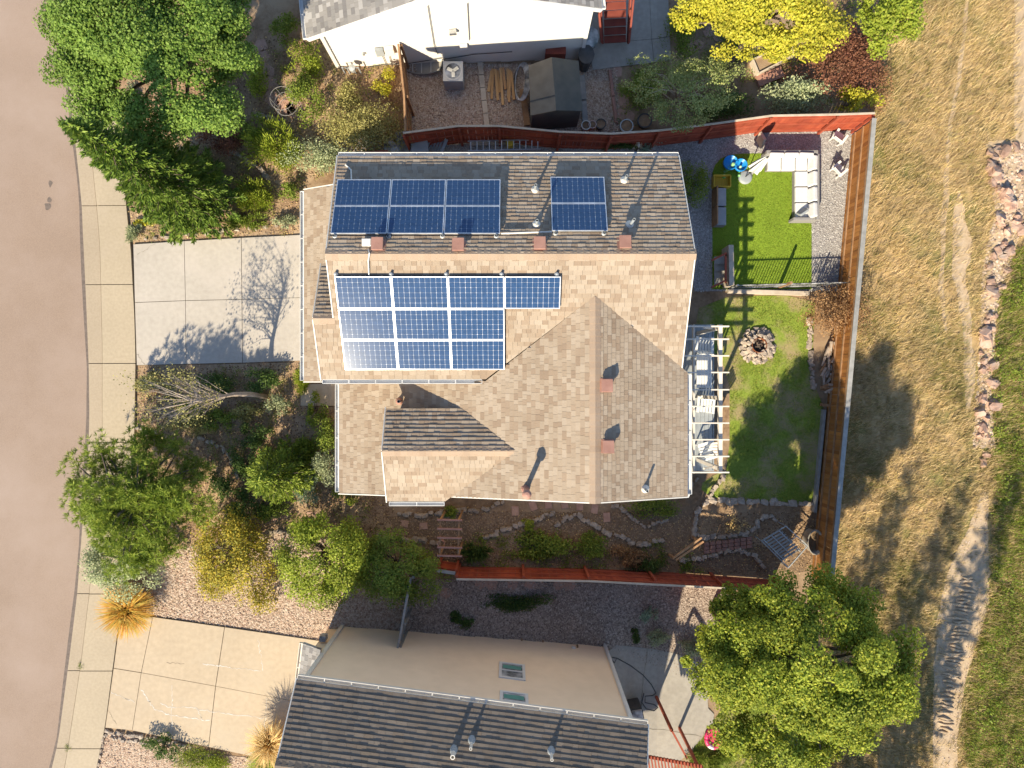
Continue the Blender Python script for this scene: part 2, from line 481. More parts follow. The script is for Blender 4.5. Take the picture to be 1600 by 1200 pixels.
def pebbles(name, poly, n, size, m, lift, label=None, parent=None, avoid=None):
    """low five-sided stones sitting on the ground, one stuff object"""
    P = sample(poly, n)
    if avoid is not None: P = P[~inpoly(P, avoid)]; n = len(P)
    z = gv(P[:,0]) + lift
    s = size * (.5 + rng.random(n))
    ang = rng.random(n) * 6.28
    V = np.zeros((n, 5, 3))
    for k in range(4):
        r = s * (.4 + .25 * rng.random(n)); a = ang + k * 1.571
        V[:,k,0] = P[:,0] + r*np.cos(a); V[:,k,1] = P[:,1] + r*np.sin(a); V[:,k,2] = z - .004
    V[:,4,0] = P[:,0] + s*.15*(rng.random(n)-.5); V[:,4,1] = P[:,1] + s*.15*(rng.random(n)-.5); V[:,4,2] = z + s*(.22+.3*rng.random(n))
    b = (np.arange(n) * 5)[:, None]
    F = np.concatenate([b + np.array([[0,1,4]]), b + np.array([[1,2,4]]), b + np.array([[2,3,4]]), b + np.array([[3,0,4]])])
    return put(name, V.reshape(-1, 3), F, m, parent, label=label, kind='stuff')
def blades(P, z, L, Wd, lean, wind=(0, 0)):
    n = len(P)
    a = np.stack([rng.normal(0, lean, n) + wind[0], rng.normal(0, lean, n) + wind[1], np.ones(n)], 1)
    a /= np.linalg.norm(a, axis=1)[:, None]
    Ls = (L * (.5 + .9*rng.random(n)))[:, None]
    b = np.stack([rng.normal(size=n), rng.normal(size=n), np.zeros(n)], 1)
    b /= np.linalg.norm(b, axis=1)[:, None]
    base = np.column_stack([P, z])
    V = np.stack([base - b*Wd/2, base + b*Wd/2, base + a*Ls], 1).reshape(-1, 3)
    return V, np.arange(3*n).reshape(n, 3)
def grass(name, poly, n, L, Wd, lean, m, label, cat=None, wind=(0,0), clump=0, lift=0.0, keep=None):
    P = sample(poly, n if not clump else n // clump)
    if keep is not None: P = P[keep(P)]
    if clump:
        P = np.repeat(P, clump, 0) + rng.normal(0, L * .25, (len(P) * clump, 2))
    V, F = blades(P, gv(P[:,0]) + lift, L, Wd, lean, wind)
    return put(name, V, F, m, None, label=label, category=None, kind='stuff') if False else tag(put(name, V, F, m), label, cat, None, 'stuff')

# --- stones -------------------------------------------------------------------
STONES = {}
def stone_meshes(m):
    if m in STONES: return STONES[m]
    out = []
    for k in range(8):
        bm = bmesh.new()
        bmesh.ops.create_cube(bm, size=1.0)
        bmesh.ops.subdivide_edges(bm, edges=bm.edges[:], cuts=1, use_grid_fill=True)
        for v in bm.verts:
            d = v.co.normalized() * .55
            v.co = v.co.lerp(d, .45) + Vector((random.uniform(-.13,.13), random.uniform(-.13,.13), random.uniform(-.12,.12)))
        me = bpy.data.meshes.new('stone'); bm.to_mesh(me); bm.free()
        me.materials.append(MATS[m]); out.append(me)
    STONES[m] = out
    return out
def stone(parent, x, y, sx, sy, sz, m='stone', rz=None, name='stone', sink=.3, tilt=.2):
    return link_mesh(name, random.choice(stone_meshes(m)), None, parent, (x, y, g(x) + sz*(.5-sink)),
                     (random.uniform(-tilt,tilt), random.uniform(-tilt,tilt), random.uniform(0,6.28) if rz is None else rz), (sx, sy, sz))
def edging(label, px, size=.26, m='stone', jitter=.05, hgt=.2, name='stone_edging', gap=1.02):
    pts = [W(*p) for p in px]
    root = thing(name, (pts[0].x, pts[0].y, g(pts[0].x)), label, 'stone edging')
    for a, b in zip(pts, pts[1:]):
        L = (b - a).xy.length; d = 0; ang = math.atan2(b.y - a.y, b.x - a.x)
        while d < L:
            s = size * random.uniform(.7, 1.35)
            p = a.lerp(b, min(1, (d + s/2) / L))
            stone(root, p.x + random.uniform(-jitter,jitter), p.y + random.uniform(-jitter,jitter), s, s*random.uniform(.6,.85), hgt*random.uniform(.7,1.3), m, ang + random.uniform(-.35,.35))
            d += s * gap
    return root
def flagstone(parent, px, py, r, m='flag', n=6, name='flagstone', h=.02):
    c = W(px, py); a0 = random.random()*6
    pts = []
    for k in range(n):
        a = a0 + 6.283*k/n + random.uniform(-.25,.25); rr = r*random.uniform(.8,1.15)
        x = c.x + rr*math.cos(a); y = c.y + rr*math.sin(a)
        pts.append((x, y, g(x) + h))
    return MB().prism(pts, (0,0,-.06)).build(name, m, parent, bevel=.008)

# --- trees and shrubs -----------------------------------------------------------
def crown_points(c, R, nclump, nleaf, cl=.30, shell=.55, low=-.35):
    """leaf points gathered in uneven clumps through an ellipsoid"""
    c = np.array(c); R = np.array(R)
    cc = []
    lob = rot_rand(9); lob[:,2] *= .6; lob /= np.linalg.norm(lob, axis=1)[:,None]
    lsz = .25 + .3*rng.random(9)
    while len(cc) < nclump:
        d = rot_rand(1)[0]
        if d[2] < low: continue
        reach = .66 + (lsz*np.exp(7*(lob@d - 1))).max()
        cc.append(c + d * R * min(reach, 1.08) * (shell + (1.0 - shell) * rng.random()**.6))
    cc = np.array(cc)
    rad = cl * (.6 + .8*rng.random(nclump))
    wgt = rad**2 / (rad**2).sum()
    pick = rng.choice(nclump, nleaf, p=wgt)
    d = rot_rand(nleaf); d[:,2] = d[:,2]*.75 + .12
    r = rng.random(nleaf)**.45
    P = cc[pick] + d * (r * rad[pick])[:,None] * R
    nrm = d*.6 + (P - c) / R * .6
    nrm /= np.linalg.norm(nrm, axis=1)[:,None] + 1e-9
    return P, nrm, cc
def limbs(mb, root, top, cc, r0, k):
    for t in cc[rng.permutation(len(cc))[:k]]:
        t = Vector(t); s = Vector(root).lerp(Vector(top), random.uniform(.35, 1))
        mid = s.lerp(t, .5) + Vector((random.uniform(-.2,.2), random.uniform(-.2,.2), random.uniform(0,.3)))
        mb.tube([s, mid, t], [r0*.55, r0*.35, r0*.1], 5)
def broadleaf(name, label, base, centre, R, nleaf, size, m, nclump=60, cl=.3, trunk_r=.14, tm='trunk', cat='tree', group=None, shell=.5, flat=.5, aspect=.7, low=-.35):
    base = Vector(base)
    root = thing(name, base, label, cat, group)
    P, nrm, cc = crown_points(centre, R, nclump, nleaf, cl, shell, low)
    top = Vector(centre) - Vector((0, 0, R[2]*.15))
    mb = MB()
    mid = base.lerp(top, .5) + Vector((random.uniform(-.1,.1), random.uniform(-.1,.1), 0))
    mb.tube([base - Vector((0,0,.1)), base + (mid-base)*.3, mid, top], [trunk_r*1.3, trunk_r, trunk_r*.85, trunk_r*.5], 8)
    tr = mb.build('trunk', tm, root, smooth=True)
    lb = MB(); limbs(lb, base.lerp(top, .4), top, cc, trunk_r, min(26, nclump))
    lb.build('branches', tm, root, smooth=True)
    V, F = leaves(P, size, nrm, flat, aspect)
    put('crown', V, F, m, root)
    return root
def shrub(name, label, px, py, rx, ry, h, m, n=None, size=.07, cat='shrub', group=None, nclump=None, style='leaf', flat=.35, cl=.38, lowz=.0, tm='trunk'):
    """px, py: middle of the shrub in the photo; rx, ry in photo pixels; h height in m"""
    c = W(px, py, h*.5); s = (CAM_H - c.z) / FOC
    Rx, Ry = rx*s, ry*s
    base = Vector((c.x, c.y, g(c.x)))
    root = thing(name, base, label, cat, group)
    cen = (c.x, c.y, base.z + h*.42 + lowz); R = (Rx, Ry, h*.58)
    area = Rx*Ry*3.14
    n = n or int(np.clip(area * 1500 * (.07/size)**1.3, 700, 16000))
    nclump = nclump or int(np.clip(area*9, 12, 60))
    P, nrm, cc = crown_points(cen, R, nclump, n, cl, .3, -.5)
    keep = P[:,2] > gv(P[:,0]) + .01
    P, nrm = P[keep], nrm[keep]
    mb = MB()
    for t in cc[:min(10, len(cc))]:
        b0 = base + Vector((random.uniform(-.08,.08), random.uniform(-.08,.08), -.05))
        t = Vector(t); mb.tube([b0, b0.lerp(t, .5) + Vector((0,0,.06)), t], [.02, .014, .006], 4)
    mb.build('stem', tm, root)
    if style == 'leaf':
        V, F = leaves(P, size, nrm, flat)
    else:
        a = nrm + rot_rand(len(P))*.5; a[:,2] += .5; a /= np.linalg.norm(a, axis=1)[:,None]
        V, F = needles(P, a, size*2.2, size*.45)
    put('foliage', V, F, m, root)
    return root
def conifer(name, label, base, h, R, m, whorls=34, per=9, tm='trunk', z0=.06, lean=(0,0), size=.16, wid=.06, power=.8, dens=1.0):
    base = Vector(base); root = thing(name, base, label, 'tree')
    MB().tube([base - Vector((0,0,.1)), base + Vector((lean[0]*.5, lean[1]*.5, h*.5)), base + Vector((lean[0], lean[1], h*.97))], [R*.07+.05, R*.045+.03, .015], 8).build('trunk', tm, root, smooth=True)
    C = []; D = []; bm_ = MB()
    for i in range(whorls):
        t = (i + .5) / whorls
        z = z0*h + (1 - z0)*h*t
        L0 = R * (1 - t)**power + .06
        for k in range(max(4, int(per * (1 - .5*t)))):
            ang = 6.283*k/per*1.37 + i*2.4 + random.uniform(-.3,.3)
            L = L0 * random.uniform(.72, 1.12)
            up = .25*t + .02
            d = np.array([math.cos(ang), math.sin(ang), up]); d /= np.linalg.norm(d)
            o = np.array(base) + np.array([lean[0]*t, lean[1]*t, z])
            n = max(6, int(46 * L * dens))
            s = rng.random(n)**.6
            side = np.array([-math.sin(ang), math.cos(ang), 0])
            wdt = (1 - s)*L*.32 + .05
            off = rng.uniform(-1, 1, n)
            c = o + d*(s*L)[:,None] + side*(off*wdt)[:,None] + np.array([0,0,1])*(rng.normal(0, .035, n) - .06*s*s*L)[:,None]
            C.append(c); D.append(d*.75 + side*off[:,None]*.7 + rng.normal(0,.2,(n,3)) + np.array([0,0,.15]))
            if L > .5: bm_.tube([o, o + d*L*.6, o + d*L*.9 - np.array([0,0,.03])], [.018, .011, .004], 3)
    C = np.concatenate(C); D = np.concatenate(D); D /= np.linalg.norm(D, axis=1)[:,None]
    bm_.build('branches', tm, root)
    V, F = needles(C, D, size, wid)
    put('crown', V, F, m, root)
    return root
def pine(name, label, base, centre, R, ntuft, m, tm='trunk', nclump=46, per=16, L=.2, cl=.3, trunk_r=.15):
    base = Vector(base); root = thing(name, base, label, 'tree')
    P, nrm, cc = crown_points(centre, R, nclump, ntuft, cl, .35, -.5)
    top = Vector(centre) + Vector((0,0,R[2]*.4))
    MB().tube([base - Vector((0,0,.1)), base.lerp(top,.5), top], [trunk_r*1.2, trunk_r*.85, .03], 8).build('trunk', tm, root, smooth=True)
    lb = MB(); limbs(lb, base.lerp(top,.25), top, cc, trunk_r*.8, nclump); lb.build('branches', tm, root)
    C = np.repeat(P, per, 0); nn = np.repeat(nrm, per, 0)
    a = rot_rand(len(C)) + nn*.7; a[:,2] += .25; a /= np.linalg.norm(a, axis=1)[:,None]
    V, F = needles(C + a*L*.45, a, L, .021)
    put('crown', V, F, m, root)
    return root
def fountain_grass(name, label, px, py, r, h, m, n=900, spread=.9):
    c = W(px, py, h*.4); base = Vector((c.x, c.y, g(c.x)))
    root = thing(name, base, label, 'ornamental grass')
    ang = rng.random(n)*6.283; rr = r*CAM_H/FOC*rng.random(n)**.6
    Ls = h*(.6+.5*rng.random(n))
    V = []; 
    d = np.stack([np.cos(ang), np.sin(ang), np.zeros(n)], 1)
    b0 = np.array(base) + d*(.12*rng.random(n))[:,None]
    side = np.stack([-np.sin(ang), np.cos(ang), np.zeros(n)], 1)*.009
    mid = b0 + d*(rr*.45)[:,None]; mid[:,2] += Ls*.75
    tip = b0 + d*rr[:,None]; tip[:,2] += Ls*(.95 - .35*rng.random(n))
    V = np.stack([b0-side, b0+side, mid+side, mid-side, mid-side, mid+side, tip+side*.4, tip-side*.4], 1).reshape(-1,3)
    F = np.arange(8*n).reshape(-1,4)
    put('blades', V, F, m, root)
    return root

# --- shingled roofs ---------------------------------------------------------------
def plane_z(poly, x, y):
    a, b, c = [Vector(p) for p in poly[:3]]
    n = (b-a).cross(c-a)
    return a.z - (n.x*(x-a.x) + n.y*(y-a.y)) / n.z
def roof_slope(house, poly, m, up, course=.142, wmin=.11, wmax=.28, thick=.016, deck=.13, single=None, label=None):
    """poly: 3D points of a flat slope; up: horizontal direction that climbs it. Returns part and the list of shingles"""
    P = [Vector(p) for p in poly]
    part = MB().prism([p - Vector((0,0,.02)) for p in P], (0,0,-deck)).build('roof_slope', 'decking_dark', house, label=label)
    up = Vector((up[0], up[1], 0)).normalized(); u = Vector((up.y, -up.x, 0))
    o = P[0]
    # fit climb
    nrm = None
    for i in range(1, len(P)-1):
        nn = (P[i]-o).cross(P[i+1]-o)
        if nn.length > 1e-4: nrm = nn.normalized(); break
    if nrm.z < 0: nrm = -nrm
    rise = -(nrm.x*up.x + nrm.y*up.y)/nrm.z
    run = (-(nrm.x*u.x + nrm.y*u.y)/nrm.z)
    v = Vector((up.x, up.y, rise)); vl = v.length; v /= vl
    u = Vector((u.x, u.y, run)).normalized()
    uv = [((p-o).dot(u), (p-o).dot(v)) for p in P]
    # non-orthogonal safety
    vmin = min(q[1] for q in uv); vmax = max(q[1] for q in uv)
    tabs = []
    k = 0; vv = vmin
    while vv < vmax - .02:
        vm = min(vv + course*.5, vmax-.005)
        xs = []
        for i in range(len(uv)):
            a, b = uv[i], uv[(i+1) % len(uv)]
            if (a[1] > vm) != (b[1] > vm):
                k_ = (b[0]-a[0])/(b[1]-a[1])
                xs.append((a[0] + (vm-a[1])*k_, k_ if abs(k_) < 4 else 0))
        xs.sort()
        for (a, ka), (b, kb) in zip(xs[::2], xs[1::2]):
            x = a - random.random()*wmax*.7
            v1 = min(vv+course, vmax)
            while x < b:
                w = random.uniform(wmin, wmax); x0, x1 = max(x, a), min(x+w, b)
                if x1 - x0 > .03:
                    l0 = l1 = x0+.003; r0 = r1 = x1-.003
                    if x <= a: l0, l1 = a+ka*(vv-vm), a+ka*(v1-vm)
                    if x+w >= b-.03: r0, r1 = b+kb*(vv-vm), b+kb*(v1-vm)
                    tabs.append((l0, r0, vv, v1, random.choice((.85, 1, 1, 1.2)), l1, r1))
                x += w
        vv += course
    def tabgeo(t):
        x0, x1, v0, v1, th, y0, y1 = t
        th *= thick
        L = lambda a, b, h: o + u*a + v*b + nrm*h
        V = [L(x0,v0,0), L(x1,v0,0), L(y1,v1,-.004), L(y0,v1,-.004), L(x0,v0,th), L(x1,v0,th), L(y1,v1,.003), L(y0,v1,.003)]
        return V, [(4,5,6,7), (0,1,5,4), (1,2,6,5), (3,0,4,7)]
    rest = MB()
    tabs.sort(key=lambda t: -t[2])
    for i, t in enumerate(tabs):
        V, F = tabgeo(t)
        if single and single[0] > 0 and t[2] > vmax - single[1]:
            single[0] -= 1
            MB().add(V, F).build('shingle', m, part)
        else:
            rest.add(V, F)
    if rest.v: rest.build('shingles', m, part, kind='stuff')
    return part
def ridge_caps(house, a, b, slope1, slope2, m, step=.19, w=.17):
    a = Vector(a); b = Vector(b); d = (b-a); L = d.length; d /= L
    s = Vector((d.y, -d.x, 0)).normalized()
    bm = MB()
    t = .02
    def pt(l, q, h):
        drop = -abs(q)*(slope1 if q > 0 else slope2)
        return Vector((l, q, drop + h))
    V = []
    for l, h in ((0, .03), (step*1.15, .012)):
        V += [pt(l, -w, h), pt(l, 0, h+.006), pt(l, w, h), pt(l, -w, h-.02), pt(l, 0, h-.014), pt(l, w, h-.02)]
    F = [(0,6,7,1),(1,7,8,2),(0,1,4,3),(1,2,5,4),(2,8,11,5),(0,3,9,6)]
    me = bpy.data.meshes.new('ridge_cap'); me.from_pydata([tuple(v) for v in V], [], F); me.update()
    bmx = bmesh.new(); bmx.from_mesh(me); bmesh.ops.recalc_face_normals(bmx, faces=bmx.faces); bmx.to_mesh(me); bmx.free()
    me.materials.append(MATS[m])
    n = int(L/step)
    for i in range(n):
        link_mesh('ridge_cap', me, None, house, a + d*(i*L/n), (0,0,math.atan2(d.y, d.x)))
def fence(name, label, pts, h, m, rail_side, railm, cap=None, capw=.09, picket_w=.14, gap=.008, post=2.4, rails=(.35, 1.0, 1.6), capm=None, cat='fence', topvar=.0, group=None, posts=True):
    """pts: world (x, y); rail_side +1 = left of the run, -1 = right"""
    root = thing(name, (pts[0][0], pts[0][1], g(pts[0][0])), label, cat, group)
    me = MB()
    me.box((0,0,h/2), (picket_w, .02, h))
    pm = bpy.data.meshes.new('picket'); pm.from_pydata(me.v, [], me.f); pm.update(); pm.materials.append(MATS[m])
    for a, b in zip(pts, pts[1:]):
        a = Vector((*a, 0)); b = Vector((*b, 0)); d = b-a; L = d.length; d /= L; ang = math.atan2(d.y, d.x)
        nrm = Vector((-d.y, d.x, 0)) * rail_side
        n = max(1, round(L/(picket_w+gap)))
        for i in range(n):
            p = a + d*((i+.5)*L/n)
            link_mesh('picket', pm, None, root, (p.x, p.y, g(p.x)+.03+random.uniform(-topvar,topvar)), (random.uniform(-.006,.006), random.uniform(-.005,.005), ang+random.uniform(-.015,.015)))
        for r in rails:
            p = a + nrm*.035; q = b + nrm*.035
            MB().bar((p.x,p.y,g(p.x)+r), (q.x,q.y,g(q.x)+r), .045, .09).build('rail', railm, root)
        k = max(1, round(L/post))
        for i in range(k+1 if posts else 0):
            if i == k and b.xy != Vector(pts[-1]): continue
            p = a + d*(i*L/k) + nrm*.10
            MB().box((p.x, p.y, g(p.x)+(h-.02)/2), (.09,.09,h-.02), ang).build('post', railm, root)
        if cap:
            p = a + nrm*(capw*.2); q = b + nrm*(capw*.2)
            MB().bar((p.x,p.y,g(p.x)+h+.055), (q.x,q.y,g(q.x)+h+.055), capw, .04).build('cap_rail', capm or railm, root)
    return root

# ================================================================== SETTING: ground, street, paving
def ground_sheet():
    xs = [-400, -60, GX0, GX1, 60, 400]; ys = [-400, -60, 0, 60, 400]
    V = [(x, y, g(x)) for x in xs for y in ys]; n = len(ys)
    F = [(i*n+j, (i+1)*n+j, (i+1)*n+j+1, i*n+j+1) for i in range(len(xs)-1) for j in range(n-1)]
    me = bpy.data.meshes.new('ground'); me.from_pydata(V, [], F); me.update(); me.materials.append(MATS['soil'])
    o = bpy.data.objects.new('ground', me); COL.objects.link(o)
    tag(o, 'brown bare soil under the gardens', None, None, 'structure')
ground_sheet()

RE = [(-400,42),(0,92),(40,97),(193,115),(320,128),(357,129.5),(474,135),(575,139),(650,140),(700,138.5),(807,130),(926,121),(1025,109),(1159,91),(1200,81),(1600,-10)]
KE = [(-400,68),(0,119),(40,125),(200,140),(330,153),(387,157.5),(537,161),(669,161),(685,160),(810,151.5),(925,141),(1034,128),(1165,108),(1200,102),(1600,12)]
SE = [(-400,108),(0,158),(85,168),(197,188),(333,200),(387,206),(500,212),(560,213.5),(669,212),(800,206),(900,196),(975,187),(1050,177),(1134,166),(1197,153),(1600,68)]
def ex(E, y): return float(np.interp(y, [e[0] for e in E], [e[1] for e in E]))
def w2(px, py):
    p = W(px, py); return (p.x, p.y)
ysamp = list(range(-400, 1601, 25))
sheet('road', [(-60, 27), w2(ex(RE,-400), -400)] + [w2(ex(RE,y), y) for y in ysamp] + [(-60, -27)], 'asphalt', .03, kind='structure', label='pale pinkish asphalt street')
tarp = [w2(ex(RE,y) - 2.5 - 2.5*abs(math.sin(y*.011)), y) for y in ysamp] + [w2(ex(RE,y)+1.5, y) for y in reversed(ysamp)]
sheet('gutter_seam', tarp, 'tar', .036, kind='structure', label='dark seam between street and gutter')
# oil spots and a scuffed patch on the street
for (x, y, r) in ((79,287,5),(75,322,6),(78,312,4)):
    c = w2(x, y); rr = r*.025
    sheet('oil_stain', smooth_poly([(c[0]+rr*random.uniform(.5,1.3)*math.cos(a), c[1]+rr*random.uniform(.6,1.6)*math.sin(a)) for a in np.linspace(0,6.28,9)[:-1]], 1), 'tar', .035, kind='structure')
joints = [77 - 123*i for i in range(4, 0, -1)] + [77, 199, 322, 445, 568, 691, 808, 927, 1047, 1168] + [1290, 1412, 1534]
gut = thing('gutter_pan', W(150, 600), 'concrete gutter pan along the street', None, kind='structure')
wlk = thing('sidewalk', W(185, 600), 'beige concrete sidewalk slabs behind the gutter', None, kind='structure')
base = [w2(ex(RE,y)+1, y) for y in ysamp] + [w2(ex(SE,y)-.5, y) for y in reversed(ysamp)]
sheet('sidewalk_joints', base, 'joint', .018, kind='structure', label='dark filler in the sidewalk joints')
for a, b in zip(joints, joints[1:]):
    ys = list(np.linspace(a+.6, b-.6, 6))
    sheet('gutter_slab', [w2(ex(RE,y)+1, y) for y in ys] + [w2(ex(KE,y)-.3, y) for y in reversed(ys)], 'pan', .06, gut, thick=.06)
    # rolled kerb face, then the walk
    sheet('walk_slab', [w2(ex(KE,y)+1.1, y) for y in ys] + [w2(ex(SE,y), y) for y in reversed(ys)], 'walk', .10, wlk, thick=.10)

def slabs(name, label, m, grid, lift=.075, gap=.012, thick=.075):
    """grid: rows of photo points; one slab for each cell"""
    c = grid[0][0]
    root = thing(name, W(*c), label, None, kind='structure')
    for r in range(len(grid)-1):
        for k in range(len(grid[0])-1):
            q = [Vector((*w2(*grid[r][k]),0)), Vector((*w2(*grid[r][k+1]),0)), Vector((*w2(*grid[r+1][k+1]),0)), Vector((*w2(*grid[r+1][k]),0))]
            cc = sum(q, Vector())/4
            q = [p + (cc-p).normalized()*gap*1.2 for p in q]
            sheet('slab', [(p.x,p.y) for p in q], m, lift, root, thick=thick)
    out = [w2(*p) for p in grid[0]] + [w2(*r[-1]) for r in grid[1:]] + [w2(*p) for p in reversed(grid[-1][:-1])] + [w2(*r[0]) for r in reversed(grid[1:-1])]
    sheet(name + '_joints', out, 'joint', lift-.04, kind='structure', label='dark joints of the ' + name.replace('_', ' '))
    return root
slabs('driveway', 'pale concrete driveway of the house with solar panels', 'drive',
      [[(209.5,382),(289,377),(378,372),(520,365)], [(212,473),(291,470),(379,468),(520,464)], [(215,571),(292,569),(380,567),(520,562)]])
slabs('neighbour_driveway', 'yellowish concrete driveway with white mended cracks', 'drive2',
      [[(189,966),(240,963),(352,979),(520,1003)], [(179,1043),(222,1050),(338,1071),(500,1102)], [(166,1136),(208,1140),(327,1166),(470,1196)]])
slabs('entry_walk', 'small concrete entry walk beside the garage', 'drive2', [[(470,600),(560,599)],[(470,634),(560,634)]])
def crack(px, w, m, lift, name='mended_crack'):
    P = [Vector((*w2(*p),0)) for p in px]; Q = [P[0]]
    for a, b in zip(P, P[1:]):
        for t in (.1,.2,.3,.4,.5,.6,.7,.8,.9,1): Q.append(a.lerp(b,t) + Vector((random.uniform(-.035,.035), random.uniform(-.035,.035),0)))
    L = []; R = []
    for i, p in enumerate(Q):
        d = (Q[min(i+1,len(Q)-1)]-Q[max(i-1,0)]).normalized(); n = Vector((-d.y,d.x,0))*w*random.uniform(.15,1.0)
        L.append((p.x+n.x,p.y+n.y)); R.append((p.x-n.x,p.y-n.y))
    sheet(name, L + R[::-1], m, lift, kind='structure')
for c, w in ((((318,1036),(345,1040),(375,1044),(410,1047)),.022), (((404,996),(408,1020),(411,1046)),.014), (((222,1076),(234,1094),(243,1107),(268,1116),(300,1121),(328,1125)),.024),
             (((252,1097),(268,1104),(300,1104),(330,1110),(370,1115),(412,1121)),.018), (((270,1070),(270,1100),(269,1150)),.014), (((176,1080),(195,1090),(213,1095)),.014), (((308,1104),(316,1121)),.012),
             (((417,1090),(415,1140)),.012)):
    crack(c, w, 'efflor', .079)
for c in (((214,551),(228,570)), ((216,398),(245,381)), ((170,1108),(183,1129)), ((262,1034),(290,1037))):
    crack(c, .008, 'joint', .079, 'hairline_crack')

# --- front beds, gravel, lawns, field
sheet('front_bed', wpoly([(165,-60),(640,-60),(640,120),(632,250),(520,250),(472,300),(472,368),(209,381),(199,330),(188,197)]), 'bed', .006, kind='structure', label='mulched front garden north of the driveway')
sheet('front_garden_bed', wpoly([(214,572),(476,566),(478,636),(560,636),(640,790),(600,840),(420,840),(290,870),(200,950),(190,960),(206,800),(212,669)]), 'bed', .006, kind='structure', label='mulched front garden south of the driveway')
GT = wpoly([(190,964),(215,925),(270,860),(420,832),(560,845),(640,880),(640,1000),(560,990),(500,1001),(352,978),(240,962)])
sheet('front_gravel', GT, 'gravel_tan', .012, kind='structure', label='tan river gravel beside the lower driveway')
pebbles('loose_gravel', GT, 16000, .075, 'pebble_tan', .012, 'loose tan river stones beside the lower driveway')
GB = wpoly([(165,1142),(300,1170),(330,1178),(400,1185),(420,1260),(140,1260)])
sheet('lower_front_gravel', GB, 'gravel_tan', .012, kind='structure', label='tan gravel bed at the bottom left corner')
pebbles('lower_front_stones', GB, 3500, .07, 'pebble_tan', .012, 'loose tan stones at the bottom left corner')
GP = wpoly([(632,905),(720,906),(1130,921),(1230,960),(1130,1040),(1120,1080),(940,1010),(620,1010)])
sheet('side_gravel', GP, 'gravel_plum', .010, kind='structure', label='plum grey gravel between red fence and beige house')
pebbles('side_gravel_stones', GP, 15000, .07, 'pebble_plum', .010, 'loose plum grey stones between red fence and beige house')
GN = wpoly([(628,100),(965,100),(968,205),(860,212),(640,210)])
sheet('neighbour_gravel', GN, 'gravel_tan', .010, kind='structure', label='tan gravel behind the white house')
pebbles('neighbour_gravel_stones', GN, 11000, .07, 'pebble_tan', .010, 'loose tan stones behind the white house')
GY = wpoly([(1040,222),(1130,205),(1340,185),(1340,195),(1325,330),(1318,455),(1110,455),(1085,455),(1060,330)])
TF = [(1113,452),(1113,270),(1117,258),(1126,248),(1140,242),(1160,240),(1268,240),(1268,452)]
sheet('yard_gravel', GY, 'gravel_grey', .010, kind='structure', label='grey gravel around the artificial turf')
pebbles('yard_gravel_stones', GY, 12000, .06, 'pebble_grey', .010, 'loose grey stones around the artificial turf', avoid=wpoly(TF))
sheet('side_path_north', wpoly([(530,215),(640,210),(1040,222),(1060,300),(530,300)]), 'gravel_grey', .008, kind='structure', label='gravel strip between red fence and house')
TF = [(1113,452),(1113,270),(1117,258),(1126,248),(1140,242),(1160,240),(1268,240),(1268,452)]
sheet('artificial_turf', wpoly(TF), 'turf', .022, kind='structure', label='bright green artificial turf by the sofa')
V_, F_ = blades(sample(wpoly(TF), 42000), np.zeros(42000), .03, .02, .5); V_[:,2] += gv(V_[:,0]) + .022
put('turf_pile', V_, F_, 'gr_green', None, label='bright green artificial turf pile', kind='stuff')
LW = smooth_poly(wpoly([(1096,462),(1275,462),(1272,500),(1268,590),(1292,650),(1284,790),(1200,785),(1115,780),(1090,760),(1118,740),(1140,735),(1140,560),(1080,540)]), 1)
sheet('lawn', LW, 'lawn', .012, kind='structure', label='patchy lawn around the stone fire pit')
from mathutils import noise as mnoise
def lawn_keep(P): return np.array([mnoise.noise(Vector((p[0]*.75, p[1]*.75, 3.1))) + mnoise.noise(Vector((p[0]*2.3, p[1]*2.3, 9)))*.6 + .28 > random.random()*.75-.2 for p in P])
grass('lawn_grass', LW, 42000, .06, .016, .8, 'gr_lawn', 'short green grass of the back lawn', 'grass', lift=.012, keep=lawn_keep)
NL = wpoly([(1085,1165),(1125,1112),(1130,1050),(1180,960),(1280,960),(1270,1270),(1060,1270)])
sheet('neighbour_lawn', NL, 'lawn', .009, kind='structure', label='grass under the lower right maple')
grass('neighbour_grass', NL, 30000, .1, .018, .8, 'gr_lawn', 'green grass under the lower right maple', 'grass', lift=.009)
sheet('side_path', smooth_poly(wpoly([(600,800),(960,800),(1080,800),(1110,745),(1140,745),(1100,800),(1070,835),(1180,855),(1290,860),(1290,900),(1060,885),(940,840),(820,815),(740,850),(690,850),(620,830)]), 1), 'pathsoil', .008, kind='structure', label='bare earth path beside the house')
# field beyond the fence
FD = [A(1385,-60,GZ1).xy, A(1760,-60,GZ1).xy, A(1760,1260,GZ1).xy, A(1270,1260,GZ1).xy, A(1285,930,GZ1).xy, A(1345,420,GZ1).xy]
FD = [(p.x, p.y) for p in FD]
FDX = [FD[0], (80, 40), (80, -40), FD[3], FD[4], FD[5]]
sheet('field', FDX, 'field', .006, kind='structure', label='dry grass field behind the back fence')
def trk(pts, w, name, m, lift, label):
    P = [Vector((*w2(*p),0)) for p in pts]; L=[]; R=[]
    for i, p in enumerate(P):
        d = (P[min(i+1,len(P)-1)]-P[max(i-1,0)]).normalized(); n = Vector((-d.y,d.x,0))*w[i]/2*.0262
        L.append((p.x+n.x,p.y+n.y)); R.append((p.x-n.x,p.y-n.y))
    poly = L+R[::-1]
    q = []
    for i in range(len(poly)):
        a = poly[i]; b = poly[(i+1)%len(poly)]
        for t in (0,.25,.5,.75):
            q.append((a[0]+(b[0]-a[0])*t+random.uniform(-.06,.06), a[1]+(b[1]-a[1])*t+random.uniform(-.06,.06)))
    return sheet(name, q, m, lift, kind='structure', label=label), poly
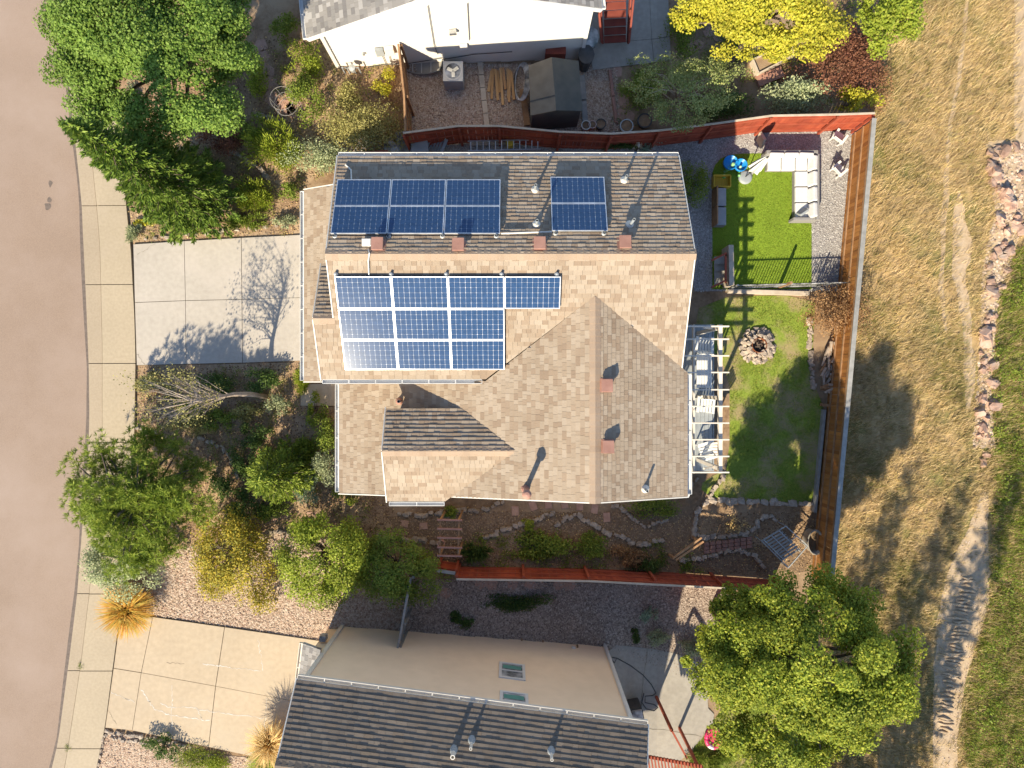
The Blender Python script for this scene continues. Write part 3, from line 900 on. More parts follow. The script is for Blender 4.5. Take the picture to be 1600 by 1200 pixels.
_, T1 = trk([(1515,-40),(1505,60),(1495,140),(1483,210),(1478,300),(1473,380),(1470,450),(1478,520)], [7,7,8,7,8,7,7,4], 'footpath', 'trail', .012, 'thin worn footpath through the dry field')
_, T2 = trk([(1498,300),(1500,350),(1505,390),(1498,430),(1510,500),(1515,580),(1512,640)], [5,22,34,20,14,20,8], 'bare_ground', 'trail', .012, 'pale bare patch beside the rock line')
_, T3 = trk([(1540,770),(1528,830),(1515,890),(1506,940),(1492,1010),(1482,1070),(1478,1130),(1474,1260)], [12,34,64,76,62,50,42,36], 'dirt_track', 'trail', .014, 'pale rutted dirt track at the lower right')
ruts = MB()
for k in range(40):
    y = 905 + k*6.2; xc = np.interp(y, [905,950,1010,1070,1160], [1512,1506,1492,1482,1476]); wd = np.interp(y, [905,950,1040,1160], [14,24,20,12])
    a = W(xc-wd*random.uniform(.4,1), y+random.uniform(-3,3)-4, .02); b = W(xc+wd*random.uniform(.4,1), y+random.uniform(-3,3), .02)
    ruts.tube([a, a.lerp(b,.35)+Vector((0,random.uniform(-.05,.05),.03)), a.lerp(b,.7)+Vector((0,random.uniform(-.05,.05),.02)), b], [.02,.06,.055,.02], 6)
ruts.build('track_ruts', 'trail', None, kind='stuff', label='small ridges of dried mud on the dirt track')
_, T4 = trk([(1600,-40),(1598,60),(1596,150),(1605,240)], [30,26,20,40], 'dirt_clearing', 'trail', .012, 'pale dirt at the top right corner')
_, T5 = trk([(1546,225),(1575,225),(1600,226),(1640,228)], [10,13,14,14], 'dirt_ledge', 'trail', .014, 'pale dirt ledge above the rocks')
TRK = [T1, T2, T3, T4, T5]
RK = wpoly([(1540,225),(1620,225),(1605,330),(1560,470),(1548,600),(1555,700),(1520,700),(1530,560),(1535,420),(1555,330)])
sheet('rock_bed', RK, 'trail', .010, kind='structure', label='pale dirt between the rocks')
def field_keep(P):
    k = np.ones(len(P), bool)
    Q = P + rng.normal(0, .16, P.shape)
    for t in TRK + [RK]: k &= ~inpoly(Q, t) | (rng.random(len(P)) < .06)
    return k
FV = [FD[0], FD[1], FD[2], FD[3], FD[4], FD[5]]
grass('dry_grass', FV, 170000, .27, .02, .5, 'gr_dry', 'dry tan grass of the field behind the fence', 'grass', wind=(.45,.35), clump=5, keep=field_keep)
def fk(P): return field_keep(P) & np.array([mnoise.noise(Vector((p[0]*1.1, p[1]*.8, 2.5))) + .5*mnoise.noise(Vector((p[0]*3, p[1]*3, 7))) > .0 + .25*random.random() for p in P])
grass('dark_tufts', FV, 36000, .2, .022, .6, 'gr_dark', 'darker brown tufts in the field behind the fence', 'grass', wind=(.45,.35), clump=8, keep=fk)
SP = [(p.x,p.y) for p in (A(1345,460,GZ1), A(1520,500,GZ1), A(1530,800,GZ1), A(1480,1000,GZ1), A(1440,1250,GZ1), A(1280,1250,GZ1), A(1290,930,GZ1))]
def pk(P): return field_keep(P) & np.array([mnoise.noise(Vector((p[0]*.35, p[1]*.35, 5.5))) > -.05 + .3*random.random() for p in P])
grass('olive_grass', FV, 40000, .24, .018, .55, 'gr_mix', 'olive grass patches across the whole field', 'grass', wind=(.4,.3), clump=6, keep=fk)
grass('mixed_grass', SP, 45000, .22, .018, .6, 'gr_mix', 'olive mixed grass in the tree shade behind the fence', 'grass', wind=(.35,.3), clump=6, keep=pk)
WG = [(p.x,p.y) for p in (A(1590,385,GZ1), A(1760,370,GZ1), A(1760,1260,GZ1), A(1500,1260,GZ1), A(1508,1100,GZ1), A(1540,960,GZ1), A(1552,820,GZ1), A(1552,720,GZ1), A(1552,600,GZ1), A(1558,480,GZ1))]
grass('tall_weeds', WG, 60000, .34, .022, .7, 'gr_green', 'lush green weeds along the right edge', 'weeds', wind=(.2,.2), clump=9)
PW = sample(WG, 260); C_ = np.repeat(np.column_stack([PW, np.full(260, GZ1+.25)]), 60, 0) + rng.normal(0, .16, (260*60,3))*np.array([1,1,.6])
V_, F_ = leaves(C_, .085, None, .3); put('weed_leaves', V_, F_, 'lf_green', None, label='broad leaved weeds among the green grass at the right', kind='stuff')
# mulch and litter on the beds
for nm, px, n, lb in (('bark_mulch', [(215,150),(400,60),(640,60),(632,240),(520,255),(472,300),(472,366),(215,378),(200,330)], 9000, 'bark chips and litter north of the driveway'),
                      ('bark_litter', [(216,574),(476,568),(478,636),(540,640),(620,790),(600,835),(420,838),(290,868),(212,900),(214,669)], 12000, 'bark chips and litter south of the driveway'),
                      ('side_litter', [(600,800),(1080,800),(1280,800),(1290,890),(1200,900),(720,885),(600,850)], 9000, 'chips and litter beside the house')):
    pebbles(nm, wpoly(px), n, .06, 'bark', .01, lb)
pebbles('track_stones', T3 if len(T3) else T3, 500, .06, 'pebble_tan', .016, 'loose stones on the dirt track')
pebbles('rock_rubble', RK, 1400, .12, 'pebble_tan', .012, 'loose rubble between the big rocks')

def ground_plants(name, px, n, per, spread, size, m, label, h=.12):
    P = sample(wpoly(px), n); C = np.repeat(np.column_stack([P, gv(P[:,0]) + .05]), per, 0)
    C = C + rng.normal(0, spread, C.shape)*np.array([1,1,.0]); C[:,2] += rng.random(len(C))*h
    V, F = leaves(C, size, None, .3); put(name, V, F, m, None, label=label, kind='stuff')
NB = [(215,160),(400,70),(620,70),(632,240),(520,255),(472,300),(472,362),(215,375),(200,330)]
SB = [(218,580),(476,572),(478,636),(535,640),(600,790),(590,830),(420,835),(290,862),(216,900),(216,669)]
ground_plants('ground_plants', NB, 130, 45, .10, .05, 'lf_olive', 'low dry olive plants north of the driveway')
ground_plants('ground_plants', NB, 90, 50, .11, .05, 'lf_green', 'low green plants north of the driveway')
ground_plants('ground_plants', SB, 150, 45, .10, .05, 'lf_olive', 'low dry olive plants south of the driveway')
ground_plants('ground_plants', SB, 110, 50, .11, .05, 'lf_green', 'low green plants south of the driveway')
ground_plants('fallen_leaves', SB, 1500, 2, .2, .06, 'lf_tan', 'fallen tan leaves south of the driveway', .02)
ground_plants('fallen_leaves', NB, 1300, 2, .2, .06, 'lf_tan', 'fallen tan leaves north of the driveway', .02)
ground_plants('side_plants', [(720,840),(860,825),(1040,850),(1100,870),(1100,895),(730,885)], 110, 45, .11, .06, 'lf_green', 'low green plants in the shaded side bed')
ground_plants('fallen_leaves', [(600,795),(1090,800),(1290,800),(1290,900),(1000,890),(600,880)], 1200, 2, .2, .05, 'lf_tan', 'fallen leaves on the side path', .02)
ground_plants('shade_plants', [(965,110),(1050,40),(1060,0),(1380,0),(1380,170),(1200,175),(960,195)], 160, 50, .13, .06, 'lf_green', 'low green plants in the neighbour garden')

# ================================================================== MAIN HOUSE
SL = .48
zm = lambda y: 6.226 + SL*y
zn = lambda y: 9.874 - SL*y
zw = lambda x: 7.5 - .36*(2.5-x)
ze = lambda x: 7.5 - .36*(x-2.5)
zsk = lambda x: 4.5 + .5*(x+7.15)
zg = lambda y: 7.186 - SL*(y-2.0)
zdn = lambda y: 6.64 - SL*(y+2.1)
zds = lambda y: 6.64 + SL*(y+2.1)
house = thing('house', (0, 1, g(0)), 'house with tan shingle roof and blue solar panels', 'house')
single = [300, 1.0]
pA = [(-5.5,7.18,zn(7.18)), (5.25,7.18,zn(7.18)), (5.33,3.8,zn(3.8)), (-5.42,3.8,zn(3.8))]
roof_slope(house, pA, 'shingle', (0,-1), thick=.032, label='north slope of tan shingles')
pB = [(x,y,zm(y)) for x,y in ((-5.42,3.8),(5.33,3.8),(5.33,.53),(2.5,2.654),(-.83,.157),(-6.05,.157),(-6.05,2.0),(-5.42,2.0))]
roof_slope(house, pB, 'shingle', (0,1), single=single, label='south slope of tan shingles')
roof_slope(house, [(x,y,zg(y)) for x,y in ((-6.05,3.8),(-5.42,3.8),(-5.42,2.0),(-6.05,2.0))], 'shingle', (0,-1), thick=.032)
roof_slope(house, [(x,y,zsk(x)) for x,y in ((-7.15,6.67),(-5.42,6.67),(-5.42,.1),(-7.15,.1))], 'shingle', (1,0))
roof_slope(house, [(x,y,zw(x)) for x,y in ((-5.95,.1),(-.83,.1),(2.5,2.654),(2.5,-3.55),(-5.95,-3.75))], 'shingle', (1,0), label='long west slope of tan shingles')
roof_slope(house, [(x,y,ze(x)) for x,y in ((2.5,2.654),(5.55,.366),(5.55,-3.55),(2.5,-3.55))], 'shingle', (-1,0), label='east slope of tan shingles')
roof_slope(house, [(x,y,zdn(y)) for x,y in ((-4.05,-.8),(-1.62,-.8),(.11,-2.1),(-4.05,-2.1))], 'shingle', (0,-1), thick=.032)
roof_slope(house, [(x,y,zds(y)) for x,y in ((-4.05,-3.8),(-2.16,-3.8),(.11,-2.1),(-4.05,-2.1))], 'shingle', (0,1))
ridge_caps(house, (-5.46,3.8,zn(3.8)), (5.37,3.8,zn(3.8)), SL, SL, 'shingle_cap')
ridge_caps(house, (2.5,-3.6,7.5), (2.5,2.6,7.5), .36, .36, 'shingle_cap')
ridge_caps(house, (-4.07,-2.1,6.64), (.05,-2.1,6.64), SL, SL, 'shingle_cap')
ridge_caps(house, (-6.07,2.0,zg(2)), (-5.4,2.0,zg(2)), SL, SL, 'shingle_cap')
def wall(pts, d, m='wall_main', h=house, name='wall', label=None): return MB().prism(pts, d).build(name, m, h, label=label)
gb = lambda x: g(x) - .1
wall([(-5.2,6.8,gb(-5.2)),(5.1,6.8,gb(5.1)),(5.1,6.8,6.42),(-5.2,6.8,6.42)], (0,-.15,0))
wall([(5.1,6.645,gb(5.1)),(5.1,-3.145,gb(5.1)),(5.1,-3.145,6.36),(5.1,.55,6.33),(5.1,3.8,7.86),(5.1,6.645,6.42)], (-.15,0,0))
wall([(5.1,-3.3,gb(5.1)),(5.1,-3.3,6.36),(2.5,-3.3,7.3),(-5.6,-3.3,4.4),(-5.6,-3.3,gb(-5.6))], (0,.15,0))
wall([(-5.6,-3.145,gb(-5.6)),(-5.6,.05,gb(-5.6)),(-5.6,.05,4.3),(-5.6,-3.145,4.3)], (.15,0,0))
wall([(-5.2,.4,g(-5)),(-5.2,6.6,g(-5)),(-5.2,6.6,6.5),(-5.2,3.8,7.86),(-5.2,.4,6.24)], (.15,0,0))
wall([(-5.6,.3,g(-6)),(-.9,.3,g(-1)),(-.9,.3,6.15),(-5.6,.3,6.15)], (0,.12,0))
wall([(-6.8,.45,GZ0-.1),(-6.8,6.35,GZ0-.1),(-6.8,6.35,4.5),(-6.8,.45,4.5)], (.15,0,0))
wall([(-6.65,6.35,GZ0-.1),(-5.2,6.35,g(-5.2)-.1),(-5.2,6.35,5.2),(-6.65,6.35,4.55)], (0,-.15,0))
wall([(-6.65,.45,GZ0-.1),(-5.2,.45,g(-5.2)-.1),(-5.2,.45,5.2),(-6.65,.45,4.55)], (0,.15,0))
wall([(-5.85,2.2,4.8),(-5.85,.4,4.8),(-5.85,.4,6.22),(-5.85,2.0,6.98),(-5.85,3.6,6.25),(-5.85,3.6,4.8)], (.12,0,0))
wall([(-3.8,-3.5,4.9),(-3.8,-1.0,4.9),(-3.8,-1.0,5.95),(-3.8,-2.1,6.48),(-3.8,-3.5,5.82)], (.12,0,0))
wall([(-3.7,-1.0,4.9),(-1.6,-1.0,5.8),(-1.6,-1.0,5.95),(-3.7,-1.0,5.95)], (0,-.1,0))
wall([(-3.7,-3.5,4.9),(-2.2,-3.5,5.5),(-2.2,-3.5,5.78),(-3.7,-3.5,5.78)], (0,.1,0))
# garage door, windows
gd = MB()
for k in range(4): gd.box((-6.84, 3.2, GZ0+.36+.56*k), (.06, 4.6, .54))
gd.build('garage_door', 'white', house)
for (x, y, z, w, h, ax) in ((5.12,5.2,4.4,1.2,1.2,'x'),(5.12,5.2,1.4,1.2,1.2,'x'),(5.12,-.6,4.2,1.8,1.4,'x'),(5.12,-1.0,1.2,2.0,2.1,'x'),(1.2,-3.32,4.6,1.2,1.2,'y'),(-3,6.82,4.6,1.2,1.0,'y'),(2,6.82,4.6,1.2,1.0,'y'),(-5.62,-1.9,2.7,1.4,1.3,'x')):
    d = .05
    f = MB(); sz = (d, w+.16, h+.16) if ax == 'x' else (w+.16, d, h+.16); f.box((x,y,z), sz); fo = f.build('window', 'white', house)
    s2 = (d+.02, w, h) if ax == 'x' else (w, d+.02, h); MB().box((x,y,z), s2).build('pane', 'glass', fo)
# gutters and fascia
def gutter(h, a, b, m='white', w=.12): 
    o = MB(); a = Vector(a); b = Vector(b); d = (b-a).normalized(); s = d.cross(Vector((0,0,1))).normalized()
    o.bar(a+s*w*.5, b+s*w*.5, .015, .11); o.bar(a-s*w*.5, b-s*w*.5, .015, .11); o.bar(a-Vector((0,0,.05)), b-Vector((0,0,.05)), w, .012)
    o.bar(a, a+d*.012, w, .11); o.bar(b-d*.012, b, w, .11)
    n = int((b-a).length/.8)
    for i in range(1, n): o.bar(a+d*(i*(b-a).length/n)-s*w*.55+Vector((0,0,.05)), a+d*(i*(b-a).length/n)+s*w*.55+Vector((0,0,.05)), .025, .01)
    return o.build('gutter', m, h)
gutter(house, (-5.5,7.27,6.34), (5.27,7.27,6.34))
gutter(house, (-7.24,.12,4.42), (-7.24,6.65,4.42))
gutter(house, (-6.04,.075,6.22), (-.95,.075,6.22))
gutter(house, (-6.04,-3.73,4.38), (-6.04,.0,4.38))
gutter(house, (5.64,-3.5,6.3), (5.64,.3,6.3))
gutter(house, (-4.0,-3.9,5.75), (-2.2,-3.9,5.75))
def rake(h, a, b, m='offwhite'): MB().bar(Vector(a)-Vector((0,0,.08)), Vector(b)-Vector((0,0,.08)), .035, .17).build('fascia', m, h)
rake(house, (5.28,7.2,zn(7.2)), (5.36,3.8,zn(3.8))); rake(house, (5.36,3.8,zm(3.8)), (5.36,.5,zm(.5)))
rake(house, (5.57,-3.58,ze(5.57)), (2.5,-3.58,7.5)); rake(house, (2.5,-3.58,7.5), (-2.2,-3.66,zw(-2.2))); rake(house, (-4.05,-3.74,zw(-4.05)), (-5.97,-3.79,zw(-5.97)))
rake(house, (-4.08,-3.82,zds(-3.82)), (-4.08,-2.1,6.64)); rake(house, (-4.08,-2.1,6.64), (-4.08,-.78,zdn(-.78)))
rake(house, (-5.53,7.2,zn(7.2)), (-5.45,3.8,zn(3.8))); rake(house, (-5.45,3.78,zm(3.78)), (-5.45,2.05,zm(2.05)))
rake(house, (-6.08,.15,zm(.15)), (-6.08,2,zm(2))); rake(house, (-6.08,2,zg(2)), (-6.08,3.8,zg(3.8)))
rake(house, (-7.15,6.70,zsk(-7.15)), (-5.5,6.70,zsk(-5.5))); rake(house, (-7.15,.07,zsk(-7.15)), (-6.1,.07,zsk(-6.1)))
MB().tube([(5.62,-3.55,6.28),(5.5,-3.5,6.0),(5.22,-3.42,5.8),(5.22,-3.42,g(5.2))], .045, 6).build('downspout', 'white', house)

# --- things on the roof: vents, pipes, conduit, panels
def zroof(x, y):
    if y >= 3.8: return zn(y)
    if x > 2.5: return min(max(zm(y), ze(x)), 9) if ze(x) < zm(y) else ze(x)
    return max(zm(y), zw(x)) if (y > .157) else zw(x)
def onroof(px, py):
    z = 7.0
    for _ in range(20):
        p = A(px, py, z); z = zroof(p.x, p.y)
    return A(px, py, z)
def box_vent(px, py, label, m='fasciared'):
    p = onroof(px, py)
    n = -SL if p.y > 3.8 else 0
    root = thing('roof_vent', p, label, 'roof vent', 'box vents on the tan roof')
    MB().box(p+Vector((0,0,.02)), (.42,.42,.02), rx=math.atan(n), ry=0 if n else math.atan(.36)).build('flashing', m, root)
    MB().box(p+Vector((0,0,.10)), (.26,.26,.28)).build('neck', m, root)
    MB().prism([p+Vector(q) for q in ((-.17,-.19,.22),(.17,-.19,.22),(.17,.19,.16),(-.17,.19,.16))], (0,0,.10)).build('hood', m, root, bevel=.012)
for px, py, l in ((592,383,'brownish box vent nearest the small white junction box on the north slope'), (717,384,'brownish box vent below the middle of the six panel array'), (843,382,'brownish box vent left of the two panel array foot'), (975,380,'brownish box vent nearest the east gable on the north slope'),
                  (947,602,'reddish box vent on the east slope, the upper of two'), (949,697,'reddish box vent on the east slope, the lower of two')):
    box_vent(px, py, l)
def pipe_vent(px, py, h, r, label, m='fasciared', cap=False, base=.12):
    p = onroof(px, py); root = thing('vent_pipe', p, label, 'vent pipe', 'vent pipes on the tan roof')
    MB().lathe(p - Vector((0,0,.08)), [(base+.05,.02),(base,.1),(r*1.3,.22),(r,.24)], 12).build('boot', m, root)
    o = MB(); o.lathe(p, [(r,0),(r,h),(r*.75,h),(r*.75,h-.1)], 12); o.build('pipe', m if cap else 'greypaint', root)
    if cap:
        MB().lathe(p, [(r,h-.02),(r*1.8,h),(r*1.9,h+.12),(r*1.1,h+.2),(0.001,h+.22)], 14).build('cap', m, root)
for px, py, h, l in ((836,298,.62,'slim vent pipe between the two north panel arrays, upper one'), (838,352,.62,'slim vent pipe between the two north panel arrays, lower one'), (975,283,.55,'slim vent pipe near the north eave'), (984,352,.75,'slim vent pipe right of the two panel array'), (1007,764,.45,'slim vent pipe on the east slope near the south gable')):
    pipe_vent(px, py, h, .042, l, 'offwhite')
pipe_vent(822,764,.95,.075,'tall capped flue with long shadow on the west slope','fasciared',True)
pipe_vent(625,627,.3,.05,'short vent pipe on the roof beside the little gable','fasciared')
# solar arrays
CELLS = MB()
for i in range(10):
    for j in range(6):
        x0 = -.80 + i*.1605; y0 = -.475 + j*.159; q = .1525; c = .011
        CELLS.add([(x0+c,y0,0),(x0+q-c,y0,0),(x0+q,y0+c,0),(x0+q,y0+q-c,0),(x0+q-c,y0+q,0),(x0+c,y0+q,0),(x0,y0+q-c,0),(x0,y0+c,0)], [tuple(range(8))])
def mk(mb, name, m):
    me = bpy.data.meshes.new(name); me.from_pydata(mb.v, [], mb.f); me.update(); me.materials.append(MATS[m]); return me
CELLS.v = [(a,b,.006) for a,b,c in CELLS.v]
cells_me = mk(CELLS, 'cells', 'cell')
fr = MB()
for s in (-1, 1): fr.box((0, s*.485, -.012), (1.65, .022, .045)); fr.box((s*.814, 0, -.012), (.022, .948, .045))
frame_me = mk(fr, 'frame', 'panel_frame')
bs = MB(); bs.box((0,0,-.004), (1.606,.948,.012)); back_me = mk(bs, 'backsheet', 'backsheet')
def panel(loc, tilt, label, group):
    o = thing('solar_panel', loc, label, 'solar panel', group); o.rotation_euler = (tilt, 0, 0)
    for nm, me in (('frame', frame_me), ('backsheet', back_me), ('cells', cells_me)):
        c = bpy.data.objects.new(nm, me); COL.objects.link(c); c.parent = o
        if nm == 'cells': c['kind'] = 'stuff'
    return o
tS = math.atan(SL)
PW_, PH_ = 1.672, 1.008
rowS = ('top', 'middle', 'bottom')
x0, y0 = -5.24 + PW_/2, 3.17
colS = ('first', 'second', 'third', 'fourth')
for r in range(3):
    for c in range(4 if r == 0 else 3):
        cv = (r+.5)*PH_
        y = y0 - cv*math.cos(tS); z = zm(y) + .15
        panel((x0 + c*PW_, y, z), tS, f'{colS[c]} panel from the left in the {rowS[r]} row of the big south array', 'south slope solar panels')
# north arrays stand on legs and are tilted up off the slope
tN = -math.atan(.44)
def narray(xl, ylow, ncol, lab, legs):
    zl = zn(ylow) + .13
    for r in range(2):
        for c in range(ncol):
            cv = (r+.5)*PH_
            nm = f'{colS[c]} panel from the left in the {"lower" if r == 0 else "upper"} row of the {lab}' if ncol > 1 else f'{"lower" if r == 0 else "upper"} panel of the {lab}'
            panel((xl + (c+.5)*PW_, ylow + cv*math.cos(tN), zl + cv*math.sin(tN)), tN, nm, 'north slope solar panels')
    rk = thing('panel_rack', (xl, ylow, zn(ylow)), f'metal mounting rack under the {lab}', 'rack')
    for k in range(legs):
        x = xl + .12 + k*(ncol*PW_-.24)/(legs-1)
        for yy in (ylow-.04, ylow+1.75):
            zt = zl + (yy-ylow)*math.tan(tN) - .03
            MB().tube([(x,yy,zn(yy)),(x,yy,zt)], .03, 6).build('leg', 'galv', rk)
        MB().lathe((x,ylow-.06,zn(ylow-.06)), [(.08,0),(.07,.05),(.045,.07),(.04,.16)], 10).build('foot', 'galv', rk)
    for yy in (ylow+.2, ylow+1.7):
        zt = zl + (yy-ylow)*math.tan(tN) - .05
        MB().bar((xl,yy,zt), (xl+ncol*PW_,yy,zt), .04).build('rail', 'darkgrey', rk)
narray(-5.36, 4.43, 3, 'six panel north array', 4)
narray(1.17, 4.52, 1, 'two panel north array', 2)
rs = thing('panel_rack', (-5.0, 3.2, zm(3.2)), 'metal mounting rack under the south array', 'rack')
for k in range(5):
    x = -5.2 + k*1.63; MB().lathe((x,3.24,zm(3.24)), [(.075,0),(.07,.06),(.045,.08),(.04,.16),(.001,.17)], 10).build('foot', 'galv', rs)
for q in (.25,.75,1.25,1.75,2.25,2.75):
    y = 3.17-q*PH_*math.cos(tS); MB().bar((-5.24,y,zm(y)+.09),(-5.24+PW_*(4 if q<1 else 3),y,zm(y)+.09),.04).build('rail','darkgrey',rs)
p = onroof(574,380); jb = thing('junction_box', p, 'small white junction box by the ridge', 'junction box')
MB().box(p+Vector((0,0,.08)), (.27,.22,.14)).build('body', 'white', jb, bevel=.01); MB().box(p+Vector((0,0,.155)), (.24,.19,.02)).build('lid', 'offwhite', jb)
def pipe_thing(name, pts, r, m, label, cat): MB().tube(pts, r, 6).build(name, m, label=label, category=None) if False else tag(MB().tube(pts, r, 6).build(name, m), label, cat)
pipe_thing('conduit', [onroof(576,390)+Vector((0,0,.05)), onroof(578,396)+Vector((0,0,.07)), onroof(576,408)+Vector((0,0,.05)), onroof(577,432)+Vector((0,0,.05))], .022, 'galv', 'thin conduit crossing the ridge from the junction box', 'conduit')
pipe_thing('conduit', [onroof(783,366)+Vector((0,0,.1)), onroof(862,363)+Vector((0,0,.1))], .024, 'offwhite', 'pale conduit linking the two north arrays', 'conduit')
pipe_thing('conduit', [onroof(540,258)+Vector((0,0,.05)), onroof(549,266)+Vector((0,0,.05)), onroof(550,289)+Vector((0,0,.06))], .024, 'offwhite', 'pale conduit at the corner of the north eave', 'conduit')

# ================================================================== SOUTH NEIGHBOUR (beige wall, slate roof)
S0 = A(464,1062,6.7); S1 = A(1012,1134,6.7)
sd = (S1-S0).normalized(); sn = Vector((sd.y, -sd.x, 0))       # sn points south, away from the camera
nb = thing('beige_house', (0, -12, g(0)), 'beige sided house with dark slate shingle roof', 'house')
R0 = S0 + sn*2.1 + Vector((0,0,1.05)); R1 = S1 + sn*2.1 + Vector((0,0,1.05))
roof_slope(nb, [S0, S1, R1, R0], 'shingle_slate', (sn.x, sn.y), thick=.026, course=.155, wmin=.16, wmax=.34, label='slate grey shingles facing the camera')
E0 = R0 + sn*8 + Vector((0,0,-2.4)); E1 = R1 + sn*8 + Vector((0,0,-2.4))
roof_slope(nb, [R0, R1, E1, E0], 'shingle_slate', (-sn.x, -sn.y), thick=.02, course=.3)
ridge_caps(nb, R0 - sd*.05, R1 + sd*.05, .5, .3, 'shingle_slate')
B0 = Vector((-6.55,-9.40,GZ0-.2)); B1 = Vector((3.78,-10.76,GZ1-.1))
def up(p, z): return Vector((p.x, p.y, z))
wall([B0, B1, up(B1,6.62), up(B0,6.62)], sn*.15, 'wall_tan', nb)
# lap siding: each board a thin strip of its own
sid = (up(B1,0)-up(B0,0)); sl = sid.length; sidn = sid.normalized()
for k in range(34):
    z = -.25 + k*.2
    x0f = 0.0
    if z < 1.7: x0f = max(0, min(1, (GX0 + (GZ0 - z)*(GX1-GX0)/(GZ0-GZ1) - B0.x)/(B1.x-B0.x) - .03))
    a = up(B0, z) + sid*x0f; b = up(B1, z)
    MB().add([a - sn*.022, b - sn*.022, b + Vector((0,0,.2)) - sn*.004, a + Vector((0,0,.2)) - sn*.004, a, b], [(0,1,2,3),(0,4,5,1)]).build('siding_board', 'wall_tan', nb)
EB = B1 + sn*9.5; WB = B0 + sn*9.5
B1i = B1 + sn*.155; B0i = B0 + sn*.155
wall([B1i, EB, up(EB,5.3), up(B1 + sn*2, 7.4), up(B1i,6.55)], -sd*.15, 'wall_tan', nb)
wall([B0i, WB, up(WB,5.3), up(B0 + sn*2, 7.4), up(B0i,6.55)], sd*.15, 'wall_tan', nb)
MB().bar(up(B1,-.3)-sn*.03+sd*.02, up(B1,6.5)-sn*.03+sd*.02, .14, .1).build('corner_board', 'white', nb)
MB().bar(up(B0,1.2)-sn*.03-sd*.02, up(B0,6.5)-sn*.03-sd*.02, .14, .1).build('corner_board', 'offwhite', nb)
gutter(nb, S0 - sn*.07 - Vector((0,0,.06)), S1 - sn*.07 - Vector((0,0,.06)), 'offwhite', .13)
def rake2(a, b, h, m='offwhite'): MB().bar(a - Vector((0,0,.1)), b - Vector((0,0,.1)), .035, .18).build('fascia', m, h)
rake2(S1+sd*.03, R1+sd*.03, nb); rake2(S0-sd*.03, R0-sd*.03, nb)
def nwin(px, py, z, w=.74, h=1.1):
    t = (A(px,py,z).x - B0.x)/(B1.x-B0.x); c = up(B0,0)+sid*t - sn*.03; c.z = z
    f = MB(); 
    for s in (-1,1):
        f.bar(c+sidn*s*(w/2+.05)+Vector((0,0,-h/2-.1)), c+sidn*s*(w/2+.05)+Vector((0,0,h/2+.1)), .1, .06, up=sn)
        f.bar(c+Vector((0,0,s*(h/2+.05)))-sidn*w/2, c+Vector((0,0,s*(h/2+.05)))+sidn*w/2, .06, .1)
    f.bar(c-sidn*w/2, c+sidn*w/2, .05, .06)
    fo = f.build('window', 'white', nb)
    MB().bar(c-sidn*w/2+Vector((0,0,h/4+.01)), c+sidn*w/2+Vector((0,0,h/4+.01)), .02, h/2-.05).build('pane', 'glass', fo)
    MB().bar(c-sidn*w/2-Vector((0,0,h/4+.01)), c+sidn*w/2-Vector((0,0,h/4+.01)), .02, h/2-.05).build('pane', 'glass', fo)
    MB().bar(c-sidn*w*.45-sn*.013-Vector((0,0,h*.27)), c+sidn*w*.45-sn*.013-Vector((0,0,h*.27)), .006, h*.25).build('blind', 'curtain', fo)
nwin(800,1049,3.67); nwin(803,1098,6.0)
for px, py, z in ((896,1013,.7),(815,1015,.55),(848,1011,.4),(902,1010,.5)):
    t = (A(px,py,z).x - B0.x)/(B1.x-B0.x); c = up(B0,z)+sid*t - sn*.05
    MB().box(c, (.06 if px != 896 else .16,.06,.22 if px != 896 else .14), math.atan2(sid.y,sid.x)).build('wall_fitting', 'offwhite' if px == 896 else 'wood_brown', nb)
# low front roof over the garage
roof_slope(nb, [Vector((-7.33,-9.1,4.05)), Vector((-6.62,-9.19,4.4)), Vector((-7.35,-15.2,4.4)), Vector((-8.05,-15.1,4.05))], 'shingle_grey', (.9914,-.1311), course=.16)
gutter(nb, (-7.40,-9.1,3.98), (-8.12,-15.1,3.98), 'offwhite', .12)
wall([Vector((-7.1,-9.45,GZ0-.1)), Vector((-6.5,-9.5,GZ0-.1)), Vector((-6.5,-9.5,4.2)), Vector((-7.1,-9.45,3.95))], (0,-.1,0), 'wall_tan', nb)
MB().box((-6.9,-9.28,3.0), (.22,.2,.34)).build('wall_lamp', 'black', nb)
MB().tube([S1 - sd*.55 + Vector((0,0,-.15)), B1 - sn*.1 + Vector((0,0,6.2)), up(B1,.0) - sn*.1, A(946,973,GZ1+.1)], .05, 6).build('downspout', 'white', nb)
pv = [(668,1240,.0)]
for px, py, h, l in ((735,1155,.35,'left'), (742,1160,.6,'middle'), (867,1172,.5,'right')): pass
def nvent(px, py, hgt, r, label):
    z = 7.2
    for _ in range(20):
        q = A(px, py, z); d = (q-S0).dot(sn); z = 6.7+.5*d
    q = A(px, py, z); root = thing('vent_pipe', q, label, 'vent pipe', 'vent pipes on the slate roof')
    MB().lathe(q-Vector((0,0,.08)), [(.14,.02),(.11,.12),(r*1.3,.22),(r,.24)], 12).build('boot', 'greypaint', root)
    MB().lathe(q, [(r,0),(r,hgt),(r*.7,hgt),(r*.7,hgt-.08)], 12).build('pipe', 'offwhite', root)
nvent(737,1157,.5,.045,'slim vent pipe in the middle of the slate roof')
nvent(861,1174,.5,.045,'slim vent pipe on the slate roof toward its east end')
nvent(709,1172,.42,.07,'short wide vent on the slate roof, the leftmost one')
